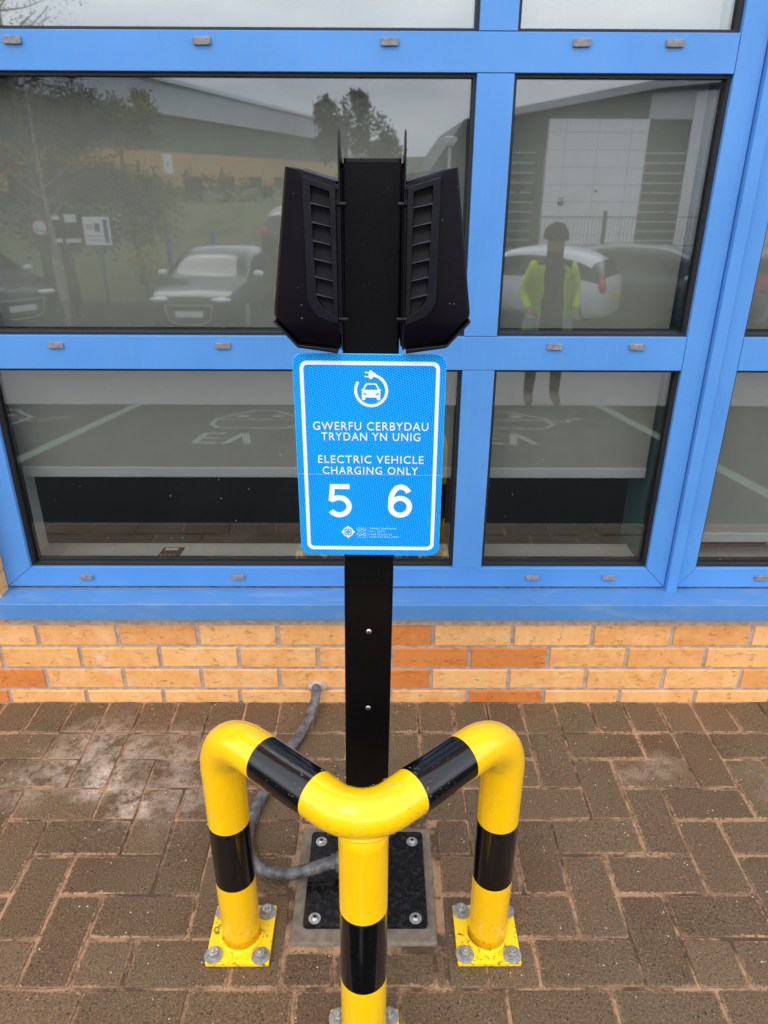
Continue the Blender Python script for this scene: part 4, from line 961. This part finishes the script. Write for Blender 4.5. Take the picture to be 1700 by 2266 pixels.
# person
def person(X, Yv):
    y = rv(Yv); p0 = empty('person', (0, 0, 0), 0, 'person in open yellow hi-vis jacket and dark beanie, mirrored in the right pane', 'person')
    J = {'pelvis': ((0, 0, .93), .155), 'waist': ((0, 0, 1.08), .15), 'chest': ((0, 0, 1.30), .175), 'neck': ((0, .01, 1.47), .085), 'head0': ((0, .03, 1.56), .088), 'head1': ((0, .025, 1.65), .098), 'head2': ((0, .015, 1.74), .07)}
    E_ = [('pelvis', 'waist'), ('waist', 'chest'), ('chest', 'neck'), ('neck', 'head0'), ('head0', 'head1'), ('head1', 'head2')]
    for s_, n_ in ((-1, 'l'), (1, 'r')):
        J.update({'sh'+n_: ((s_*.19, 0, 1.41), .07), 'el'+n_: ((s_*.265, -.05, 1.15), .05), 'wr'+n_: ((s_*.22, .14, 1.0), .034), 'pa'+n_: ((s_*.215, .19, .955), .036),
                  'hip'+n_: ((s_*.10, 0, .88), .11), 'kn'+n_: ((s_*.125, .02, .50), .072), 'an'+n_: ((s_*.135, -.02, .10), .055), 'to'+n_: ((s_*.15, .15, .045), .045)})
        E_ += [('chest', 'sh'+n_), ('sh'+n_, 'el'+n_), ('el'+n_, 'wr'+n_), ('wr'+n_, 'pa'+n_), ('pelvis', 'hip'+n_), ('hip'+n_, 'kn'+n_), ('kn'+n_, 'an'+n_), ('an'+n_, 'to'+n_)]
        for f_ in range(5):
            if f_ < 4: a_ = (s_*(.195+.016*f_), .215, .955-.004*f_); b_ = (s_*(.19+.016*f_), .25+(.01, .014, .010, -.004)[f_], .935)
            else: a_ = (s_*.185, .18, .975); b_ = (s_*.165, .215, .985)
            J['f%d%s' % (f_, n_)] = (a_, .010); J['g%d%s' % (f_, n_)] = (b_, .008); E_ += [('pa'+n_, 'f%d%s' % (f_, n_)), ('f%d%s' % (f_, n_), 'g%d%s' % (f_, n_))]
    me = bpy.data.meshes.new('body'); keys = list(J); me.from_pydata([J[q][0] for q in keys], [(keys.index(a_), keys.index(b_)) for a_, b_ in E_], [])
    o = bpy.data.objects.new('body', me); COL.objects.link(o); sk = o.modifiers.new('sk', 'SKIN')
    for i, q in enumerate(keys): me.skin_vertices[0].data[i].radius = (J[q][1], J[q][1]*(.72 if q in ('pelvis', 'waist', 'chest') else 1)); me.skin_vertices[0].data[i].use_root = (q == 'pelvis')
    o.modifiers.new('sb', 'SUBSURF').levels = 1
    me2 = bpy.data.meshes.new_from_object(o.evaluated_get(bpy.context.evaluated_depsgraph_get())); bpy.data.objects.remove(o)
    for q in ('dark_cloth', 'skin', 'boots', 'hivis'): me2.materials.append(M[q])
    for pl in me2.polygons:
        c_ = pl.center; pl.use_smooth = True; pl.material_index = 1 if ((c_.z > 1.57 and c_.y > .03) or (c_.y > .12 and .85 < c_.z < 1.05)) else (2 if c_.z < .16 else (3 if (abs(c_.x) > .185 and 1.02 < c_.z < 1.46) else 0))
    b_ = bpy.data.objects.new('body', me2); COL.objects.link(b_); b_.parent = p0
    bm = bmesh.new(); res = bmesh.ops.create_icosphere(bm, subdivisions=3, radius=.128)
    for v in res['verts']: v.co = Vector((v.co.x*.93, v.co.y*1.0+.008, max(v.co.z, -.03)+1.69+.02*noise.noise(v.co*12)))
    link('beanie', bm, M['dark_cloth'], p0, smooth=True)
    bm = bmesh.new(); ico(bm, (0, .115, 1.64), .016, 2, (.8, 1.2, 1.3)); 
    link('nose', bm, M['skin'], p0)
    for s_ in (-1, 1):
        bm = bmesh.new(); ico(bm, (s_*.035, .108, 1.665), .011, 2); link('eye', bm, M['tyre'], p0)
        bm = bmesh.new(); rings = []
        for z in (.72, .82, .95, 1.08, 1.2, 1.3, 1.38, 1.43):
            fl = 1.22-.32*(z-.72) if z < 1.2 else 1.07; rx, ry = .20*fl, .145*fl
            if z > 1.38: rx, ry = .19, .125
            rings.append([(s_*rx*math.sin(R(a_))+0, ry*math.cos(R(a_)), z) for a_ in range(30, 179, 14)])
        V = loft(bm, rings, lambda i, j: 1 if i == 1 else 0, close=False)
        for v in bm.verts: v.co += Vector((noise.noise(v.co*6), noise.noise(v.co*6+Vector((4, 4, 4))), 0))*.035
        bmesh.ops.solidify(bm, geom=bm.faces[:], thickness=.012)
        link('hi_vis_jacket', bm, [M['hivis'], M['reflective_tape']], p0)
    p0.location = (X, y, G(y)); p0.scale = (.96, .96, .935); return p0
person(1.60, 5.35)

# trees and shrubs
def leafy(bm, c, rad, n_, size, mi, rnd, clump=26):
    cl_ = []
    for i in range(clump):
        while True:
            p = Vector((rnd.uniform(-1, 1), rnd.uniform(-1, 1), rnd.uniform(-1, 1)))
            if .35 < p.length < 1: break
        cl_.append(Vector((c[0]+p.x*rad[0], c[1]+p.y*rad[1], c[2]+p.z*rad[2])))
    for i in range(n_):
        q = rnd.choice(cl_); cr_ = min(rad)*.34
        p = q+Vector((rnd.gauss(0, .5), rnd.gauss(0, .5), rnd.gauss(0, .45)))*cr_
        a_ = Vector((rnd.uniform(-1, 1), rnd.uniform(-1, 1), rnd.uniform(-1, 1))).normalized(); b_ = a_.orthogonal().normalized(); s_ = size*rnd.uniform(.6, 1.3)
        f_ = bm.faces.new([bm.verts.new(p+a_*s_), bm.verts.new(p+b_*s_*.6), bm.verts.new(p-a_*s_), bm.verts.new(p-b_*s_*.6)]); f_.material_index = mi
def limbs(bm, base, top_z, r0, rnd, nb=14, spread=1.4, levels=2):
    tp = Vector((base.x-rnd.uniform(.05, .2), base.y, top_z)); P = [base.lerp(tp, i/8)+Vector((rnd.gauss(0, .015), rnd.gauss(0, .015), 0)) for i in range(9)]
    tube(bm, P, [r0*(1-.85*i/8) for i in range(9)], 8)
    for q in range(nb):
        t_ = rnd.uniform(.3, .97); s_ = base.lerp(tp, t_); an = rnd.uniform(0, 6.28); ln = spread*(1.15-t_)*rnd.uniform(.6, 1.2)
        e1 = s_+Vector((math.cos(an)*ln, math.sin(an)*ln, ln*rnd.uniform(.3, .9))); md = s_.lerp(e1, .5)+Vector((0, 0, -.05*ln))
        tube(bm, [s_, md, e1], [r0*.3*(1-t_*.6), r0*.2*(1-t_*.6), r0*.05], 5, False)
        for w_ in range(5 if levels > 1 else 0):
            u_ = rnd.uniform(.3, 1); s2 = s_.lerp(e1, u_); e2 = s2+Vector((rnd.gauss(0, .35), rnd.gauss(0, .35), rnd.uniform(0, .5)))*ln*.5
            tube(bm, [s2, e2], [r0*.09, r0*.03], 4, False)
def tree(name, label, X, Yv, H_, r0, crown, leaf, n_, size, seed, bark='bark', nb=14, spread=1.4, cat='tree'):
    y = rv(Yv); g = G(y); rnd = random.Random(seed); t_ = empty(name, (X, y, g), 0, label, cat)
    bm = bmesh.new(); limbs(bm, Vector((X, y, g-.05)), g+H_, r0, rnd, nb, spread); link('trunk', bm, M[bark], t_, smooth='norecalc')
    if n_:
        bm = bmesh.new()
        for (dx, dz, rx, rz) in crown: leafy(bm, (X+dx, y, g+dz), (rx, rx, rz), n_//len(crown), size, 0, rnd)
        link('crown', bm, M[leaf], t_, smooth='norecalc')
    return t_
tree('broadleaf_tree', 'dark broad tree filling the left pane reflection', -7.6, 17.0, 4.6, .16, [(0, 3.2, 1.9, 1.5), (-1.2, 2.4, 1.7, 1.3), (1.0, 2.2, 1.3, 1.1), (.3, 4.2, 1.3, .9)], 'leaf_dark', 15000, .05, 1)
tree('broadleaf_tree', 'olive green leafy tree at right edge of the dark trees', -6.35, 18.6, 4.4, .10, [(0, 3.0, .95, 1.5), (.25, 3.9, .6, .7), (.2, 1.8, 1.0, 1.0)], 'leaf_olive', 8000, .05, 2)
tree('bare_tree', 'tall bare branched tree whose twigs reach the top pane', -7.7, 16.0, 7.6, .13, [(0, 6.0, 1.5, 1.2)], 'leaf_olive', 1400, .03, 3, nb=60, spread=2.4)
tree('birch_tree', 'slim white barked birch trunk on the verge', -6.15, 12.9, 4.4, .07, [(0, 3.2, .8, .7)], 'leaf_olive', 500, .03, 4, 'birchbark', 12, 1.0)
tree('birch_tree', 'second white barked birch at the left edge', -7.4, 13.0, 3.8, .085, [(0, 3.2, .8, .7)], 'leaf_dark', 500, .03, 5, 'birchbark', 12, 1.0)
tree('skyline_tree', 'tall tree on the skyline above the charging post', -2.6, 60, 6.2, .25, [(0, 4.2, 2.0, 1.9), (1.7, 3.4, 1.8, 1.5), (-1.5, 4.2, 1.0, 2.0), (-1.2, 3.0, 1.2, 1.2), (.9, 5.6, .7, 1.1), (2.9, 2.6, 1.3, 1.0)], 'leaf_dark', 9000, .13, 6)
tree('flowering_shrub', 'small yellow flowering shrub on the grass bank', -5.3, 15.6, 1.2, .03, [(0, 1.2, .38, .25), (.3, .9, .25, .2), (-.25, 1.0, .2, .2)], 'leaf_yellow', 700, .04, 7, cat='shrub')
# hedge and wooded hill
bm = bmesh.new(); rnd = random.Random(9)
for q in range(40):
    x = -26+q*.95; y = rv(31)+rnd.uniform(-.5, .5); leafy(bm, (x, y, G(y)+.3), (1.0, .8, .9), 260, .09, 0, rnd, 8)
T(link('hedge', bm, M['leaf_dark'], smooth='norecalc'), 'long dark hedge behind the grass bank', 'hedge')
bm = bmesh.new(); n_ = 80; rowsv = []
for k2, (yv, hh) in enumerate(((75, 0), (80, 1.2), (90, 2.4), (110, 3.4))):
    rowsv.append([bm.verts.new((-90+180*i/n_, rv(yv), .5+hh+(hh > 0)*(.5*noise.noise((i*.35, k2, 0))+.25*noise.noise((i*1.3, k2, 4))))) for i in range(n_+1)])
for a_, b_ in zip(rowsv, rowsv[1:]):
    for i in range(n_): bm.faces.new([a_[i], a_[i+1], b_[i+1], b_[i]])
T(link('wooded_hill', bm, M['leaf_dark'], smooth='norecalc'), kind='structure')

# long building with metal roof, receding
def along(P0, P1, bm, z0, z1, out0, out1, mi=0, t0=0, t1=1):
    d_ = (P1-P0); nrm = Vector((-d_.y, d_.x, 0)).normalized()
    if nrm.x > 0: nrm = -nrm
    a_, b_ = P0+d_*t0, P0+d_*t1
    c_ = [a_-nrm*out0, b_-nrm*out0, b_+nrm*out1, a_+nrm*out1]
    A = [bm.verts.new((q.x, q.y, z0)) for q in c_]; B = [bm.verts.new((q.x, q.y, z1)) for q in c_]
    fs = [bm.faces.new(A[::-1]), bm.faces.new(B)]+[bm.faces.new([A[i], A[(i+1)%4], B[(i+1)%4], B[i]]) for i in range(4)]
    for f_ in fs: f_.material_index = mi
P0, P1 = Vector((-14.6, rv(28), 0)), Vector((-3.9, rv(78), 0))
bd = empty('office_building', (P0.x, P0.y, 0), 0, 'long two storey office with tan brick and grey metal roof, mirrored left', 'building')
bm = bmesh.new(); along(P0, P1, bm, -2, .75, 0, 12); link('base_wall', bm, M['louvre_dark'], bd)
bm = bmesh.new(); along(P0, P1, bm, .75, 2.55, .05, 11.9); link('brick_band', bm, M['far_brick'], bd)
bm = bmesh.new(); along(P0, P1, bm, 2.55, 4.3, -.05, 11.8); link('glazing_band', bm, M['louvre_dark'], bd)
for q in range(10):
    bm = bmesh.new(); along(P0, P1, bm, .45, 1.35, .10, 0, 0, .02+q*.098, .065+q*.098); link('window', bm, M['car_glass'], bd)
bm = bmesh.new(); along(P0, P1, bm, 4.3, 5.75, .5, 12.2); along(P0, P1, bm, 5.75, 5.95, .7, 12.4, 1); link('roof', bm, [M['roof_metal'], M['cladding_white']], bd)
bm = bmesh.new(); along(P0, P1, bm, 1.5, 2.45, .16, -.06, 0, .268, .287); T(link('notice_board', bm, M['numplate']), 'small white notice board mounted on the tan brick of the office', 'notice board')
# hall with white panel front
yb2 = rv(30.3)
hb = empty('hall_building', (8, yb2, -2), 0, 'tall grey hall with a white panelled bay and dark louvres, mirrored right', 'building')
def fz(poly, name, mat, dy, dep=.1):
    bm = bmesh.new(); ext_y(bm, poly, yb2+dy, yb2+dy-dep); return link(name, bm, M[mat], hb)
fz([(2.9, -2), (2.3, 1.6), (3.3, 3.2), (4.8, 3.6), (10.7, 4.6), (20, 5.2), (20, -2)], 'wall', 'louvre_dark', 0, 14)
fz([(4.8, 3.75), (10.7, 4.8), (20, 5.5), (20, 5.25), (10.7, 4.5), (4.8, 3.5)], 'roof_edge', 'cladding_light', .6, .5); fz([(1.9, 1.6), (3.2, 3.4), (4.79, 3.7), (4.79, 3.5), (3.3, 3.15), (2.2, 1.5)], 'side_eave', 'louvre_dark', .55, 14)
fz([(6.5, -2), (6.5, 3.44), (10.35, 3.44), (10.35, -2)], 'panel_bay', 'cladding_white', .35, .4)
for x in (7.15, 8.42, 9.7): fz([(x, -2), (x, 3.44), (x+.03, 3.44), (x+.03, -2)], 'panel_joint', 'cladding_light', .353, .02)
for q in range(7): fz([(6.5, 3.0-q*.62), (10.35, 3.0-q*.62), (10.35, 2.97-q*.62), (6.5, 2.97-q*.62)], 'panel_joint', 'cladding_light', .354, .02)
for x0, x1 in ((4.9, 6.1), (10.4, 12.05)):
    for q in range(12): fz([(x0, 2.3-q*.36), (x1, 2.3-q*.36), (x1, 2.25-q*.36), (x0, 2.25-q*.36)], 'louvre', 'cladding_light', .12, .1)
fz([(12.1, -2), (12.1, 4.4), (20, 5.0), (20, -2)], 'side_wall', 'cladding_white', .1, .1)
fz([(10.38, 3.46), (10.38, 4.3), (12.08, 4.45), (12.08, 3.46)], 'gable_wall', 'cladding_light', .1, .1)
# mesh fence
fn = empty('mesh_fence', (6, rv(17.5), G(rv(17.5))), 0, 'dark welded mesh fence behind the parked cars on the right', 'fence')
yf_ = rv(17.5); g = G(yf_)
bm = bmesh.new()
for i in range(110): box(bm, 1.6+i*.09, 1.608+i*.09, yf_-.004, yf_+.004, g+.05, g+2.0)
for q in (0.1, .7, 1.3, 1.95): box(bm, 1.6, 11.5, yf_-.006, yf_+.006, g+q, g+q+.02)
link('mesh', bm, M['mesh_steel'], fn)
for x in (2.4, 5.5, 8.4, 11.3):
    bm = bmesh.new(); box(bm, x-.04, x+.04, yf_-.04, yf_+.04, g-.1, g+2.1); link('fence_post', bm, M['mesh_steel'], fn)
for x in (-5.0, -3.95):
    yy = rv(16.5); bm = bmesh.new(); cyl(bm, (x, yy, G(yy)-.1), (0, 0, 1), .055, 1.75, 16); cyl(bm, (x, yy, G(yy)+1.65), (0, 0, 1), .055, .04, 16, .02)
    T(link('marker_post', bm, M['blue_post']), 'slim dark blue post on the verge, %s' % ('left of the black hatchback' if x < -4.5 else 'behind the roof of the black hatchback'), 'post', 'blue posts on the verge')
# signs on the verge
def board(name, label, X, Yv, x0, x1, z0, z1, art, back='numplate'):
    y = rv(Yv); g = G(y); s_ = empty(name, (X, y, g), 0, label, 'sign')
    bm = bmesh.new(); cyl(bm, (X, y, g-.1), (0, 0, 1), .035, z1-g+.1, 12); link('pole', bm, M['mesh_steel'], s_)
    bm = bmesh.new(); box(bm, x0, x1, y+.036, y+.05, z0, z1); link('panel', bm, M[back], s_)
    for a_ in art:
        bm = bmesh.new(); box(bm, x0+(x1-x0)*a_[0], x0+(x1-x0)*a_[1], y+.05, y+.054, z0+(z1-z0)*a_[2], z0+(z1-z0)*a_[3]); link('printed_block', bm, M[a_[4]], s_)
board('verge_sign', 'white square information sign with blue blocks on a single pole', -4.55, 10.8, -4.75, -4.33, .38, .80, [(.42, .62, .48, .78, 'blue_post'), (.76, .92, .08, .92, 'blue_post'), (.08, .36, .55, .75, 'cladding_light'), (.08, .66, .30, .36, 'cladding_light'), (.08, .66, .15, .21, 'cladding_light')])
board('verge_sign', 'black direction board with small white strips', -6.45, 14.2, -6.78, -6.1, .10, .70, [(.05, .40, .80, .93, 'numplate'), (.55, .9, .72, .97, 'numplate'), (.1, .4, .08, .2, 'numplate'), (.5, .95, .08, .2, 'numplate')], 'tyre')
y = rv(14.3); rs = empty('round_sign', (-6.98, y, G(y)), 0, 'round white sign with red rim beside the black board', 'sign')
bm = bmesh.new(); cyl(bm, (-6.98, y, G(y)-.1), (0, 0, 1), .03, 1.9, 12); link('pole', bm, M['mesh_steel'], rs)
bm = bmesh.new(); cyl(bm, (-6.98, y+.03, .42), (0, 1, 0), .17, .012, 32); link('rim', bm, M['lamp_red'], rs)
bm = bmesh.new(); cyl(bm, (-6.98, y+.042, .42), (0, 1, 0), .135, .004, 32); link('face', bm, M['numplate'], rs)
board('verge_sign', 'tall white and black notice sign at the far left', -7.75, 12.6, -7.95, -7.5, .25, .75, [(.1, .9, .45, .5, 'tyre'), (.1, .9, .1, .3, 'tyre')])
# lamp post
y = rv(24.5); lx = 2.22; lp = empty('street_lamp', (lx, y, G(y)), 0, 'slim grey lamp post with a mushroom head in the reflection', 'lamp')
bm = bmesh.new(); cyl(bm, (lx, y, G(y)-.1), (0, 0, 1), .05, 2.3-G(y)+.1, 12); link('pole', bm, M['cladding_light'], lp)
bm = bmesh.new(); cyl(bm, (lx, y, 2.3), (0, 0, 1), .12, .22, 20, .24); cyl(bm, (lx, y, 2.52), (0, 0, 1), .28, .06, 20, .1); link('lamp_head', bm, M['cladding_white'], lp)
